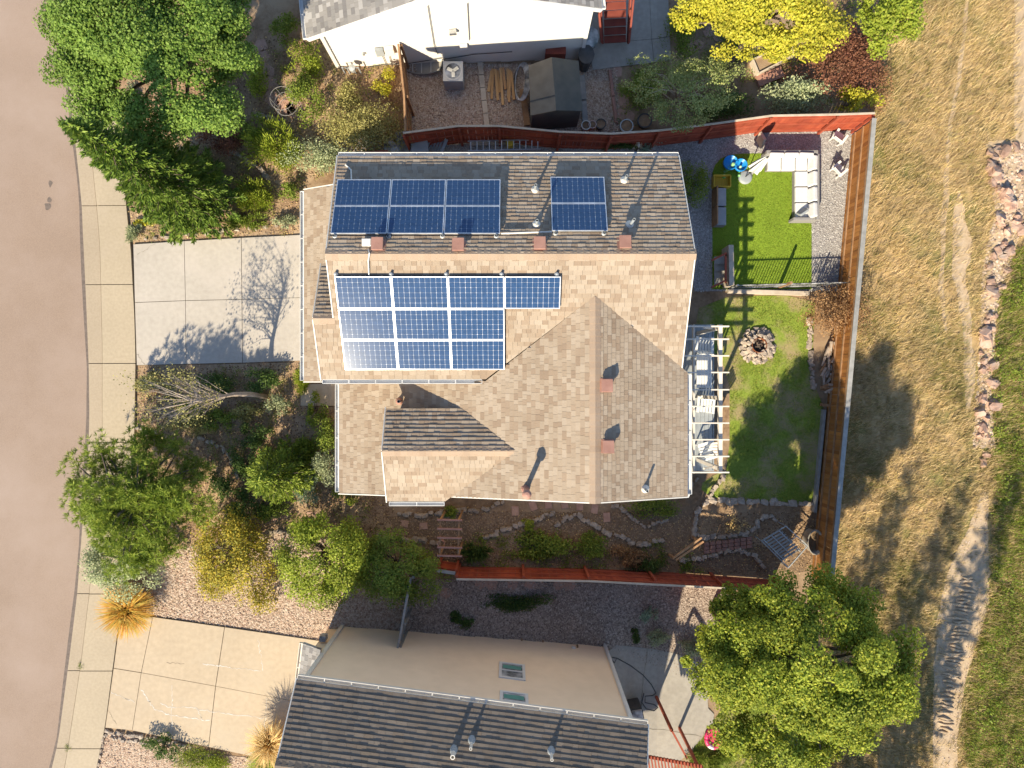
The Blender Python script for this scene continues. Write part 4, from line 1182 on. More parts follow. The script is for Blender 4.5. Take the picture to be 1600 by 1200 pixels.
# patio behind it
PT = smooth_poly(wpoly([(945,1006),(1015,1013),(1062,1022),(1092,1036),(1112,1056),(1116,1072),(1102,1102),(1120,1120),(1100,1150),(1072,1180),(1010,1240),(950,1240),(955,1060)]), 1)
sheet('back_patio', PT, 'patio', .03, kind='structure', label='rounded concrete patio behind the beige house', thick=.05)
for c in (((1011,1014),(1003,1080),(1001,1120)), ((1012,1137),(1095,1150))): crack(c, .012, 'joint', .034, 'patio_joint')
hose = [W(x, y, .03) for x, y in ((953,1028),(960,1036),(964,1028),(956,1027),(965,1029),(985,1040),(1005,1055),(1018,1070),(1025,1083),(1020,1087),(1008,1088),(1008,1098),(1022,1101),(1028,1106),(1022,1111),(1010,1108),(1003,1098),(1006,1083))]
tag(MB().tube(hose, .022, 6).build('garden_hose', 'darkgrey', smooth=True), 'dark garden hose lying in loops on the patio', 'hose')
c = W(993,1113,.4); gr = thing('grill', (c.x,c.y,g(c.x)), 'dark covered grill at the corner of the beige house', 'grill')
MB().box((c.x,c.y,g(c.x)+.55), (.5,.9,.9), .2).build('body', 'darkgrey', gr, bevel=.06); MB().box((c.x,c.y,g(c.x)+1.04), (.42,.8,.12), .2).build('lid', 'black', gr, bevel=.05)
pg2 = thing('red_pergola', A(1045,1200,2.6), 'red slatted patio cover at the bottom edge', 'pergola')
for i in range(17):
    a = A(1012+i*5.2,1180+i*.9,2.7); MB().bar(a, a + Vector((.35,-2.2,0)), .045, .09).build('slat', 'fence_red2', pg2)
a = A(1010,1182,2.6); b = A(1098,1198,2.6); MB().bar(a, b, .07, .14).build('beam', 'fence_red2', pg2)
MB().bar(A(1050,1142,2.5), A(1073,1184,2.55), .07, .12).build('beam', 'fence_red2', pg2)
for q in (A(1050,1142,2.5), A(1090,1196,2.5)): MB().bar((q.x,q.y,GZ1), q, .1).build('post', 'fence_red2', pg2)
c = W(1115,1154,.1); fl = thing('swim_ring', (c.x,c.y,GZ1), 'pink inflatable ring on grass by the patio', 'pool toy')
for k in range(8):
    pts = [(c.x+.30*math.cos(a), c.y+.38*math.sin(a), GZ1+.1) for a in np.linspace(k*.785, (k+1)*.785, 5)]
    MB().tube(pts, .085, 8).build('segment', 'pink_pale' if k in (0,5) else 'pink_plastic', fl, smooth=True)
MB().disc((c.x,c.y,GZ1+.06), .26, 16, 1, 1.2).build('floor', 'pink_plastic', fl)

# ================================================================== NORTH NEIGHBOUR (white wall, grey roof)
nh = thing('white_house', (-2, 15, g(-2)), 'white sided house with grey shingle roof at the top', 'house')
nd = Vector((10.5,1.06,0)).normalized(); nn = Vector((-nd.y, nd.x, 0))
NW0 = Vector((-6.72,12.3,0)); NW1 = Vector((2.8,13.26,0))
def nz(x): return 4.05 + .40*(5.25 - abs(x+2.1))
F0 = NW0 - nd*.5 - nn*.12; F1 = NW1 + nd*.35 - nn*.12
FM = F0.lerp(F1, .5)
def nq(p, z): return Vector((p.x,p.y,z))
zr_ = 6.15; zl_ = 4.05
roof_slope(nh, [nq(F0,zl_), nq(FM,zr_), nq(FM+nn*11,zr_), nq(F0+nn*11,zl_)], 'shingle_grey', (nd.x,nd.y), course=.16)
roof_slope(nh, [nq(F1,zl_), nq(FM,zr_), nq(FM+nn*11,zr_), nq(F1+nn*11,zl_)], 'shingle_grey', (-nd.x,-nd.y), course=.16)
ridge_caps(nh, nq(FM,zr_), nq(FM+nn*11,zr_), .4, .4, 'shingle_grey')
rake2(nq(F0,zl_)-nn*.02, nq(FM,zr_)-nn*.02, nh, 'white'); rake2(nq(F1,zl_)-nn*.02, nq(FM,zr_)-nn*.02, nh, 'white')
WM = NW0.lerp(NW1,.5)
wall([nq(NW0,g(-6.7)-.1), nq(NW1,g(2.8)-.1), nq(NW1,4.0), nq(WM,5.95), nq(NW0,4.0)], nn*.15, 'wall_cream', nh)
wl = (NW1-NW0).length
for k in range(28):
    z = .0 + k*.2
    t0, t1 = 0.0, 1.0
    if z > 3.85: t0 = (z-3.85)/1.95*.5; t1 = 1-t0
    if z < 1.6: t0 = max(t0, (GX0 + (GZ0-z)*(GX1-GX0)/(GZ0-GZ1) + 6.72)/9.52 - .03)
    if t1 - t0 < .05: continue
    a = nq(NW0,z) + (NW1-NW0)*t0; b = nq(NW0,z) + (NW1-NW0)*t1
    MB().add([a - nn*.022, b - nn*.022, b + Vector((0,0,.2)) - nn*.004, a + Vector((0,0,.2)) - nn*.004, a, b], [(0,1,2,3),(0,4,5,1)]).build('siding_board', 'wall_cream', nh)
wall([nq(NW0+nn*.155,GZ0-.2), nq(NW0+nn*10,GZ0-.2), nq(NW0+nn*10,4.0), nq(NW0+nn*.155,4.0)], nd*.15, 'wall_cream', nh)
wall([nq(NW1+nn*.155,-.2), nq(NW1+nn*10,-.2), nq(NW1+nn*10,4.0), nq(NW1+nn*.155,4.0)], -nd*.15, 'wall_cream', nh)
MB().bar(nq(NW0,1.3)-nn*.03, nq(NW0,4.0)-nn*.03, .14, .1).build('corner_board', 'offwhite', nh)
MB().bar(nq(NW1,-.2)-nn*.03, nq(NW1,4.0)-nn*.03, .14, .1).build('corner_board', 'white', nh)
gutter(nh, nq(F0,zl_-.05)-nd*.07, nq(F0+nn*11,zl_-.05)-nd*.07); gutter(nh, nq(F1,zl_-.05)+nd*.07, nq(F1+nn*11,zl_-.05)+nd*.07)
def onN(px, py):
    z = 2.0
    for _ in range(25):
        q = A(px, py, z)
        Yw = NW0.y + (q.x-NW0.x)*(NW1.y-NW0.y)/(NW1.x-NW0.x)
        z = CAM_H - Yw*FOC/(600-py)
    return A(px, py, z) - nn*.04
def wbox(px, py, sz, m, name, off=.04): MB().box(onN(px,py)-nn*off, sz, math.atan2(nd.y,nd.x)).build(name, m, nh)
wbox(593,77,(.30,.12,.45),'greypaint','utility_box',.06); wbox(608,75,(.34,.14,.5),'offwhite','electric_panel',.07); wbox(568,81,(.08,.08,.08),'black','wall_fitting')
wbox(707,45,(.26,.16,.14),'alu','exhaust_vent',.08); wbox(724,69,(.28,.12,.26),'white','utility_box',.06); wbox(797,98,(.06,.05,.2),'darkgrey','wall_fitting')
for pts in (((668,6),(678,68),(684,82)), ((730,2),(733,60)), ((552,108),(575,102),(600,98),(640,96),(690,88)), ((596,82),(606,104)), ((608,85),(614,106)), ((690,90),(740,82),(800,78))):
    MB().tube([onN(*p)-nn*.03 for p in pts], .014, 5).build('cable', 'darkgrey', nh)
gm = W(548,110,.4); gmt = thing('gas_meter', (gm.x,gm.y,g(gm.x)), 'grey gas meter pipes at the white wall corner', 'gas meter')
MB().lathe((gm.x+.1,gm.y,g(gm.x)+.45), [(.0,0),(.12,.02),(.13,.2),(.0,.24)], 10).build('meter', 'galv', gmt)
for dx in (-.3,-.12,.12,.32): MB().tube([(gm.x+dx,gm.y+.05,g(gm.x)), (gm.x+dx,gm.y+.05,g(gm.x)+.55), (gm.x+dx*.4,gm.y,g(gm.x)+.6)], .025, 6).build('pipe', 'greypaint', gmt)

# egress well, condenser, timber edging, lumber, hose coil, shed, bins
c = W(661,108); ew = thing('window_well', (c.x,c.y,g(c.x)), 'covered window well against the white wall', 'window well')
prof = [(c.x+.76*math.cos(a), c.y+.30-.55*max(0,math.sin(a))**.6) for a in np.linspace(0,math.pi,14)]
mb = MB()
for a,b in zip(prof, prof[1:]): mb.bar((a[0],a[1],g(c.x)+.08),(b[0],b[1],g(c.x)+.08),.04,.2)
mb.build('rim','wood_grey',ew); MB().prism([(x,y,g(c.x)+.06) for x,y in prof],(0,0,-.03)).build('cover','patio',ew)
for dx in (-.4,-.05,.32): MB().bar((c.x+dx,c.y-.2,g(c.x)+.09),(c.x+dx,c.y+.3,g(c.x)+.09),.03).build('slat','offwhite',ew)
c = W(709,118,.45); ac = thing('air_conditioner', (c.x,c.y,g(c.x)), 'boxy air conditioner with round fan by the white wall', 'air conditioner')
zb = g(c.x); MB().box((c.x,c.y,zb+.42),(.78,.78,.8)).build('body','greypaint',ac,bevel=.04); 
mb = MB(); mb.lathe((c.x,c.y,zb+.83),[(.30,-.02),(.30,.02),(.37,.02),(.37,-.02)],24); mb.build('fan_ring','offwhite',ac)
MB().box((c.x,c.y,zb+.826),(.76,.76,.012)).build('top_panel','offwhite',ac); MB().disc((c.x,c.y,zb+.835),.30,24).build('fan_opening','black',ac)
mb = MB()
for k in range(3): mb.box((c.x+.13*math.cos(k*2.1+.6),c.y+.13*math.sin(k*2.1+.6),zb+.842),(.22,.13,.006),k*2.1+.6)
mb.build('fan_blade','alu',ac)
tb = thing('timber_edge', W(757,150), 'pale timber edging across the gravel', 'timber')
for i in range(5): a=W(750+i*2.2,98+i*20,.06); b=W(752+i*2.2,117+i*20,.06); MB().bar(a,b,.2,.12).build('timber','wood_pale',tb)
tb2 = thing('timber_edge', W(818,180), 'brown timber edging beside the shed', 'timber')
MB().bar(W(816,140,.06),W(824,196,.06),.24,.12).build('timber','wood_brown',tb2)
tb3 = thing('timber_edge', W(915,150), 'grey timber edging right of the shed', 'timber')
for i in range(2): MB().bar(W(909+i*3,118+i*40,.06),W(912+i*3,156+i*40,.06),.22,.12).build('timber','wood_grey',tb3)
tb4 = thing('timber_edge', W(957,150), 'red timber edging along the gravel strip', 'timber')
for i in range(2): MB().bar(W(953+i*5,110+i*42,.06),W(958+i*5,150+i*42,.06),.12,.12).build('timber','fasciared',tb4)
lm = thing('lumber_pile', W(780,140), 'pile of loose boards beside the shed', 'lumber')
for i in range(9):
    x = 766+i*4.2; MB().bar(W(x+random.uniform(-2,2),108+random.uniform(-3,6),.05+.04*(i%3)),W(x+random.uniform(-3,4),160+random.uniform(-22,10),.05+.04*(i%3)),.10,.05).build('board','lumber',lm)
hc = W(812,130,.3); hz = thing('hose_coil', (hc.x,hc.y,g(hc.x)), 'black coiled hose leaning on the shed', 'hose')
for k in range(5): MB().tube([(hc.x+(.22+.02*k)*math.cos(a)+.03*k,hc.y+(.66+.02*k)*math.sin(a),g(hc.x)+.35+.3*math.cos(a)+.03*k) for a in np.linspace(0,6.28,22)],.03,5).build('loop','black',hz,smooth=True)
sh = thing('garden_shed', W(866,150), 'small grey brown resin shed on the gravel', 'shed')
def shp(px,py,h): return W(px,py,h)
e1=shp(826,103,1.7); e2=shp(829,181,1.7); r1=shp(862,90,2.1); r2=shp(869,173,2.1); f1=shp(904,96,1.7); f2=shp(910,174,1.7)
for (a,b,cc_,d) in ((e1,e2,r2,r1),(f1,f2,r2,r1)): MB().prism([a,b,cc_,d],(0,0,.05)).build('roof_panel','shed_shaded' if a is f1 else 'shed_roof_shaded',sh)
zb = g(e1.x)
ins = lambda p,t: Vector((p.x*(1-t)+.5*(e1.x+f2.x)*t, p.y*(1-t)+.5*(e1.y+f2.y)*t, p.z))
q=[ins(e2,.05),ins(f2,.05),ins(f1,.05),ins(e1,.05)]
for a,b in zip(q,q[1:]+q[:1]): MB().prism([up(a,g(a.x)),up(b,g(b.x)),up(b,b.z-.02),up(a,a.z-.02)],(0,0,0.001) if False else (Vector((-(b-a).y,(b-a).x,0)).normalized()*.04)).build('wall','shed_shaded',sh)
for p1,p2,pr in ((ins(e2,.05),ins(f2,.05),ins(r2,.05)),(ins(e1,.05),ins(f1,.05),ins(r1,.05))): MB().prism([p1-Vector((0,0,.03)),p2-Vector((0,0,.03)),pr-Vector((0,0,.02))],(0,.04,0)).build('gable','shed_shaded',sh)
MB().bar(e1.lerp(e2,.72)+Vector((0,0,.06)), r1.lerp(r2,.72)+Vector((0,0,.06)), .03,.03).build('seam','darkgrey',sh)
rb = W(868,82,.8); tag(MB().box((rb.x,rb.y,g(rb.x)+.5),(.8,.3,1.0)).build('storage_box','stair_red',bevel=.03),'dark red storage box behind the shed','box')
for (px,py,l,m,r) in ((920,68,'dark green wheeled bin at the white house corner','tealbin',.32),(914,95,'dark bin beside the shed','darkgrey',.3)):
    c=W(px,py,.5); b=thing('wheeled_bin',(c.x,c.y,g(c.x)),l,'bin'); MB().lathe((c.x,c.y,g(c.x)),[(r*.75,.05),(r,1.0),(r*1.06,1.0),(r*1.06,1.05)],10,1,1.2).build('body',m,b); MB().disc((c.x,c.y,g(c.x)+1.06),r*1.08,10,1,1.2).build('lid',m,b)
slabs('neighbour_patio', 'grey concrete patio behind the white house', 'patio', [[(905,-60),(1012,-60),(1042,-60)],[(918,70),(1018,62),(1046,58)],[(926,110),(1022,98),(1049,94)]], .05, .01, .05)
st = thing('stairs', W(962,20), 'dark red wooden stairs down to the patio', 'stairs')
for k in range(9):
    a=A(944,62-k*13,.3+.19*k); b=A(978,60-k*13,.3+.19*k); MB().bar(a,b,.28,.04).build('tread','stair_red',st)
for s,(x0_,x1_) in enumerate(((941,938),(981,984))):
    MB().bar(A(x0_,67,.1),A(x1_+(-4 if s==0 else 4),-60,2.0),.06,.3).build('stringer','stair_red',st)
    MB().bar(A(x0_+(-1 if s==0 else 2),66,1.0),A(x1_+(-9 if s==0 else 12),-60,2.9),.07,.07).build('handrail','stair_red',st)
    for k in range(8):
        t=k/7; a=A(x0_,67,.1).lerp(A(x1_+(-4 if s==0 else 4),-60,2.0),t); b=A(x0_+(-1 if s==0 else 2),66,1.0).lerp(A(x1_+(-9 if s==0 else 12),-60,2.9),t); MB().bar(a,b,.04).build('baluster','stair_red',st)

# ================================================================== FENCES
def xy(px,py,h): p=W(px,py,h); return (p.x,p.y)
FH=1.78
NFP=[xy(630,208,FH),xy(717,197,FH),xy(780,197,FH),xy(875,206,FH),xy(955,209,FH),xy(1030,204,FH),xy(1112,194,FH),xy(1205,181,FH),xy(1310,179,FH),xy(1366,177,FH)]
fence('red_fence','red painted board fence along the north side of the yard',NFP,FH,'fence_red',-1,'fence_red2',True,.07,capm='wood_pale',topvar=.008)
EFP=[(14.08,10.3),(13.42,3.2),(12.98,-1.6),(12.4,-7.95)]
fence('back_fence','orange brown wooden fence with grey cap board along the field',EFP,FH,'fence_wood',-1,'wood_brown',True,.17,capm='wood_grey',topvar=.004,posts=False)
SFP=[xy(713,905,FH),xy(920,908,FH),xy(1130,919,FH),xy(1235,926,FH)]
fence('red_fence','red painted board fence along the south side of the yard',SFP,FH,'fence_red',1,'fence_red2',True,.07,capm='wood_pale',topvar=.008)
fence('garden_gate','short red gate at the west end of the south fence',[xy(683,892,1.5),xy(711,896,1.5)],1.5,'fence_red',1,'fence_red2',True,.12,capm='wood_grey',cat='gate',rails=(.3,1.2),post=3)
fence('side_fence','orange wooden fence beside the window well',[xy(622,70,FH),xy(631,150,FH),xy(633,206,FH)],FH,'fence_wood',1,'wood_brown',True,.07,capm='wood_brown')
fence('grey_fence','dark grey fence between beige house and red fence',[xy(641,902,1.7),xy(628,975,1.7),xy(621,1012,1.7)],1.7,'wood_grey',1,'wood_grey',True,.08,capm='wood_grey')
fence('side_gate','low red gate behind the house corner',[xy(560,240,1.0),xy(606,236,1.0)],1.0,'stair_red',-1,'stair_red',True,.09,cat='gate',rails=(.3,.8),post=3)

# ================================================================== DECK, PERGOLA, BACK YARD
dk=thing('deck',(6.6,-.5,g(6.6)),'grey blue raised deck under the white pergola','deck')
DZ=1.0
for k in range(18):
    MB().box((5.22+.155*k,-.55,DZ-.02),(.145,5.7,.035)).build('board','greypaint',dk)
for x,y in ((7.9,2.2),(7.9,-.5),(7.9,-3.3),(6.3,2.2),(6.3,-3.3)): MB().bar((x,y,GZ1),(x,y,DZ-.05),.14).build('post','wood_grey',dk)
MB().bar((7.98,-3.4,DZ-.12),(7.98,2.3,DZ-.12),.04,.2).build('rim_joist','greypaint',dk); MB().bar((5.2,2.33,DZ-.12),(8,2.33,DZ-.12),.04,.2).build('rim_joist','greypaint',dk); MB().bar((5.2,-3.43,DZ-.12),(8,-3.43,DZ-.12),.04,.2).build('rim_joist','greypaint',dk)
pg=thing('pergola',(6.5,-.5,DZ),'white painted pergola over the deck','pergola')
PZ=4.0
for py in (510,530,556,582,609,635,661,687,713,738):
    y=(600-py)*(CAM_H-PZ)/FOC; MB().bar((5.15,y,PZ),(7.62,y,PZ),.045,.14).build('rafter','pergola',pg)
for x,w in ((5.25,.05),(6.42,.05),(7.36,.13)): MB().bar((x,-3.15,PZ-.16),(x,2.1,PZ-.16),w,.17).build('beam','pergola',pg)
for y in (-3.0,-.5,2.0): MB().bar((7.36,y,DZ),(7.36,y,PZ-.2),.13).build('post','pergola',pg); 
for y in (-3.0,2.0): MB().bar((7.36,y,PZ-.8),(6.8,y,PZ-.2),.06).build('brace','pergola',pg)
def chair(x,y,z,rz,label,m='white',group=None,sc=1.0):
    r=thing('patio_chair',(x,y,z),label,'chair',group); R=Matrix.Rotation(rz,3,'Z')
    T=lambda p: Vector((x,y,z))+(R@Vector(p))*sc
    for k in range(5): MB().bar(T((-.22+.11*k,-.25,.4)),T((-.22+.11*k,.25,.42)),.08,.025).build('seat_slat',m,r)
    for k in range(5): MB().bar(T((-.22+.11*k,.25,.42)),T((-.24+.12*k,.42,.98)),.085,.022).build('back_slat',m,r)
    for s in (-1,1):
        MB().bar(T((s*.3,-.28,.6)),T((s*.3,.35,.58)),.1,.025).build('armrest',m,r)
        for yy in (-.25,.25): MB().bar(T((s*.27,yy,0)),T((s*.29,yy,.6)),.05).build('leg',m,r)
    return r
chair(7.45,1.55,DZ,math.pi*.98,'white slatted chair under the north end of the pergola'); chair(7.5,-.85,DZ,-.1,'white slatted chair under the middle of the pergola'); chair(7.55,-2.6,DZ,-1.3,'white slatted chair under the south end of the pergola')
t=thing('patio_table',(7.4,.5,DZ),'long white slatted table under the pergola','table')
for k in range(6): MB().box((7.15+.1*k,.5,DZ+.72),(.085,1.3,.03)).build('slat','white',t)
for sx in (-.2,.2):
    for sy in (-.55,.55): MB().bar((7.4+sx,.5+sy,DZ),(7.4+sx,.5+sy,DZ+.7),.06).build('leg','white',t)
# stairs from the yard path, railing and timber at the turf edge
sr=thing('deck_steps',W(1122,425),'short wooden steps with red rails beside the turf','steps')
for k in range(4): a=W(1116,440-k*11,.15+.16*k); b=W(1132,439-k*11,.15+.16*k); MB().bar(a,b,.3,.04).build('tread','wood_grey',sr)
MB().bar(W(1138,448,.5),W(1137,386,.5),.2,.9).build('side_panel','wood_pale',sr)
for y in (404,446): MB().bar(W(1112,y+3,1.0),W(1134,y-8,1.0),.07).build('handrail','fence_red2',sr); MB().bar(W(1134,y-3,0),W(1134,y-8,1.0),.08).build('post','fence_red2',sr)
MB().bar(W(1134,400,1.0),W(1134,438,1.0),.07).build('handrail','fence_red2',sr)
tm_=thing('retaining_timber',W(1200,455),'pale timber beam at the lower edge of the turf','timber')
MB().bar(W(1137,455,.12),W(1263,459,.12),.16,.26).build('timber','wood_pale',tm_)
rl=thing('metal_railing',W(1230,449),'black metal picket railing at the edge of the turf','railing')
ra=W(1140,451); rbp=W(1326,446)
for h in (.12,.92): MB().bar(ra+Vector((0,0,h)),rbp+Vector((0,0,h)),.035).build('rail','black',rl)
n=44
for k in range(n):
    p=ra.lerp(rbp,(k+.5)/n); MB().bar(p,p+Vector((0,0,1.0)),.02).build('baluster','black',rl)
for k in (0,.42,.72,1): p=ra.lerp(rbp,k); MB().bar(p,p+Vector((0,0,1.08)),.055).build('post','black',rl)
ps=W(1216,449); tag(MB().bar(ps,ps+Vector((0,0,1.35)),.09).build('wooden_post','wood_brown'),'wooden post standing at the black railing','post')
# sofa
sf=thing('sectional_sofa',W(1245,290),'white cushioned L shaped outdoor sofa on the turf','sofa')
def rect(x0,y0,x1,y1,h0,h1,name,m,bev=.03,ins=.01):
    a=A(x0,y1,GZ1+h1); b=A(x1,y0,GZ1+h1)
    return MB().box(((a.x+b.x)/2,(a.y+b.y)/2,GZ1+(h0+h1)/2),(b.x-a.x-ins,b.y-a.y-ins,h1-h0)).build(name,m,sf,bevel=bev)
rect(1198,240,1243,266,.05,.3,'base','wicker',.02); rect(1241,240,1277,342,.05,.3,'base','wicker',.02)
rect(1198,234,1279,240,.05,.72,'back_panel','wicker',.02); rect(1276,240,1281,343,.05,.72,'back_panel','wicker',.02); rect(1240,339,1277,344,.05,.58,'arm','wicker',.02)
for k in range(2): rect(1200+k*22,245,1221+k*22,266,.3,.45,'seat_cushion','cushion',.045)
rect(1244,245,1262,266,.3,.45,'seat_cushion','cushion',.045)
for k in range(3): rect(1243,267+k*24.5,1263,290.5+k*24.5,.3,.45,'seat_cushion','cushion',.045)
for k in range(3):
    c=A(1212+k*23,240,GZ1+.62); MB().box((c.x,c.y-.06,c.z-.02),(.58,.2,.42),random.uniform(-.06,.06),.25).build('back_cushion','cushion',sf,bevel=.06)
for k in range(4):
    c=A(1270,255+k*24.5,GZ1+.62); MB().box((c.x,c.y,c.z-.02),(.2,.58,.42),random.uniform(-.06,.06),0,.25).build('back_cushion','cushion',sf,bevel=.06)
c=W(1254,331,.55); MB().box(c,(.42,.12,.34),.6,.5).build('throw_pillow','greypaint',sf,bevel=.05)
# folded parasol
ub=W(1164,277); pu=thing('folded_parasol',ub,'folded white parasol in a round base by the sofa','parasol')
MB().lathe(ub,[(.001,.1),(.2,.1),(.29,.06),(.3,0)],20).build('base','greypaint',pu,smooth=True); MB().tube([ub,ub+Vector((0,0,2.6))],.022,8).build('pole','darkgrey',pu)
mb=MB(); nfo=16; Vv=[]; 
for z,r in ((1.05,.22),(1.4,.19),(2.0,.13),(2.5,.06)):
    for k in range(nfo): a=6.283*k/nfo; rr=r*(1.25 if k%2 else .6); Vv.append(ub+Vector((rr*math.cos(a),rr*math.sin(a),z+(.07*(k%2) if z<1.2 else 0))))
mb.add(Vv,[(i*nfo+k,i*nfo+(k+1)%nfo,(i+1)*nfo+(k+1)%nfo,(i+1)*nfo+k) for i in range(3) for k in range(nfo)]); mb.build('canopy','white',pu)
# toys and boxes
c=W(1150,256,.4); wt=thing('water_table',(c.x,c.y,GZ1),'blue plastic water play table with green wheels','water table')
for dx,r in ((-.22,.30),(.2,.26)): MB().lathe((c.x+dx,c.y-dx*.25,GZ1+.3),[(.001,.02),(r*.85,.02),(r*.9,.16),(r,.16),(r*.95,0),(r*.7,-.04)],18).build('basin','blue_plastic',wt,smooth=True)
for dx,dy in ((-.42,-.28),(.3,-.3),(.0,.3)): MB().tube([(c.x+dx*.8,c.y+dy*.7,GZ1),(c.x+dx*.6,c.y+dy*.6,GZ1+.32)],.06,8).build('leg','green_plastic',wt)
for dx,dy,r in ((-.12,-.02,.07),(.18,-.12,.05),(-.40,-.42,.09),(.22,-.38,.06)): MB().lathe((c.x+dx,c.y+dy,GZ1+(.34 if abs(dy)<.2 else .02)),[(r,0),(r,.12),(.001,.16)],10).build('toy','green_plastic',wt)
c=W(1127,284,.2); yb=thing('plastic_crate',(c.x,c.y,GZ1),'yellow plastic crate at the turf edge','crate')
MB().box((c.x,c.y,GZ1+.05),(.68,.46,.03)).build('floor','yellow_plastic',yb)
for s in (-1,1): MB().box((c.x,c.y+s*.23,GZ1+.2),(.7,.03,.34)).build('side','yellow_plastic',yb); MB().box((c.x+s*.34,c.y,GZ1+.2),(.03,.43,.34)).build('side','yellow_plastic',yb)
for k in range(-3,4): MB().box((c.x+k*.09,c.y,GZ1+.09),(.015,.43,.03)).build('rib','yellow_plastic',yb)
for yy,l in ((308,'upper'),(338,'lower')):
    c=W(1126,yy,.4); bx=thing('storage_bench',(c.x,c.y,GZ1),f'grey storage bench beside the turf, {l} of two','bench','storage benches')
    MB().box((c.x,c.y,GZ1+.22),(.42,.74,.4)).build('body','wicker',bx,bevel=.02); MB().box((c.x+.03,c.y,GZ1+.44),(.36,.72,.05)).build('lid','greypaint',bx,bevel=.015); MB().box((c.x-.23,c.y,GZ1+.4),(.05,.74,.75)).build('backrest','wood_brown',bx)
chair(*W(1306,218).xy,GZ1,2.5,'white slatted chair on grey gravel near the fence corner',sc=.72); chair(*W(1306,268).xy,GZ1,2.3,'white slatted chair on grey gravel beside the sofa',sc=.72)
pb=W(1186,226); tag(MB().bar(pb+Vector((0,0,.05)),W(1192,212,.6),.12,.4).build('planter_board','wood_pale'),'pale board leaning on the gravel behind the sofa','board')
# fire pit
fc=W(1183,540); fp=thing('fire_pit',fc,'round stone fire pit with rusty ring on the lawn','fire pit')
for ring,(r,n) in enumerate(((.40,13),(.55,17),(.67,18))):
    for k in range(n):
        a=6.283*k/n+random.uniform(-.12,.12); s=random.uniform(.2,.3)
        stone(fp,fc.x+r*math.cos(a),fc.y+r*math.sin(a),s,s*.75,random.uniform(.16,.26)*(1.25-ring*.3),'stone',sink=-.1+ring*.12,tilt=.5)
MB().lathe(fc,[(.29,0),(.29,.3),(.31,.3),(.31,0)],22).build('fire_ring','rust',fp); MB().disc(fc+Vector((0,0,.06)),.29,18).build('ash_bed','ash',fp)
for k in range(4): a=k*1.6; MB().tube([fc+Vector((.2*math.cos(a),.2*math.sin(a),.1)),fc+Vector((-.15*math.cos(a+.4),-.15*math.sin(a+.4),.2))],.03,6).build('charred_log','ash',fp)
# firewood, bed timbers
fw=thing('firewood_pile',W(1295,585),'stack of split firewood against the back fence','firewood')
for k in range(64):
    px=1290+random.uniform(-4,20); py=535+random.uniform(0,90); a=random.uniform(-.5,.5)+(1.4 if py<600 else 0); c=W(px,py,.1+.28*random.random()); L=.2
    MB().tube([c-Vector((math.cos(a)*L,math.sin(a)*L,0)),c+Vector((math.cos(a)*L,math.sin(a)*L,random.uniform(-.05,.05)))],random.uniform(.035,.06),6).build('log','trunk_pale' if k%3 else 'wood_brown',fw)
bt=thing('bed_timber',W(1282,710),'pale grey timber edging along the lawn near the back fence','timber')
MB().bar(W(1287,640,.1),W(1272,800,.1),.12,.24).build('timber','wood_grey',bt); MB().bar(W(1283,632,.2),W(1312,637,.2),.12,.2).build('end_timber','wood_brown',bt); MB().bar(W(1300,645,.15),W(1284,800,.15),.08,.26).build('timber','wood_brown',bt)
# stone edgings
edging('row of white stones between lawn and dry bed',[(1262,497),(1265,520),(1265,560),(1269,605)],.24)
edging('stone border from the pergola down to the path',[(1130,742),(1112,770),(1103,785),(1088,800),(1083,830),(1082,838)],.25)
edging('row of stones along the lower edge of the lawn',[(1108,780),(1140,784),(1175,784),(1215,785),(1255,788),(1272,790)],.30)
edging('curved row of stones around the dry bed by the wooden arch',[(1080,836),(1100,838),(1130,838),(1165,833),(1182,822),(1190,808),(1205,804),(1212,813)],.2)
edging('row of stones along the brick steps',[(1063,873),(1090,873),(1112,868),(1135,862),(1160,860),(1180,868),(1190,885)],.2)
edging('upper row of stones beside the house wall',[(622,800),(660,805),(690,800),(722,798),(760,795),(785,785)],.22)
edging('lower left row of stones beside the garden ladder arch',[(590,835),(625,840),(660,845),(690,850)],.24)
edging('long curved row of stones along the planted bed',[(756,842),(775,833),(800,822),(825,815),(850,806),(866,800)],.24)
edging('curved row of stones at the right of the planted bed',[(868,820),(885,808),(900,804),(915,812),(932,822),(950,832),(968,838),(985,848),(1010,850),(1038,842)],.22)
edging('small group of stones under the leafy bush',[(953,792),(966,792),(990,810),(1005,822),(1025,818),(1040,812)],.17)
edging('stones beside the deck corner',[(1088,745),(1080,757),(1078,765)],.16)
edging('stone border of the neighbour front bed',[(163,1140),(180,1146),(205,1148),(240,1152),(270,1160),(300,1168)],.16,hgt=.13)
edging('second course of cobbles in the neighbour front bed',[(162,1148),(185,1154),(210,1158),(235,1162)],.15,hgt=.12)
edging('cobbles turning down beside the sidewalk',[(162,1150),(158,1170),(152,1200)],.15,hgt=.12)
edging('pale stone edge in the shaded front garden',[(215,668),(228,678),(245,676)],.2,hgt=.14)
edging('pale stone line through the shaded front garden',[(308,682),(330,690),(350,702),(362,722),(372,745)],.15,hgt=.12)
edging('stone border along the path by the house corner',[(420,830),(450,832),(480,833),(510,828)],.16,hgt=.1)
edging('row of stones in the north front bed',[(360,235),(385,250),(405,262),(420,280)],.2,hgt=.16)
edging('scattered stones beside the driveway edge',[(225,374),(260,370),(300,368),(345,362),(400,358),(455,350)],.16,hgt=.12,gap=2.6)
edging('stones along the flagstone path',[(402,182),(420,185),(436,190)],.25,hgt=.2)
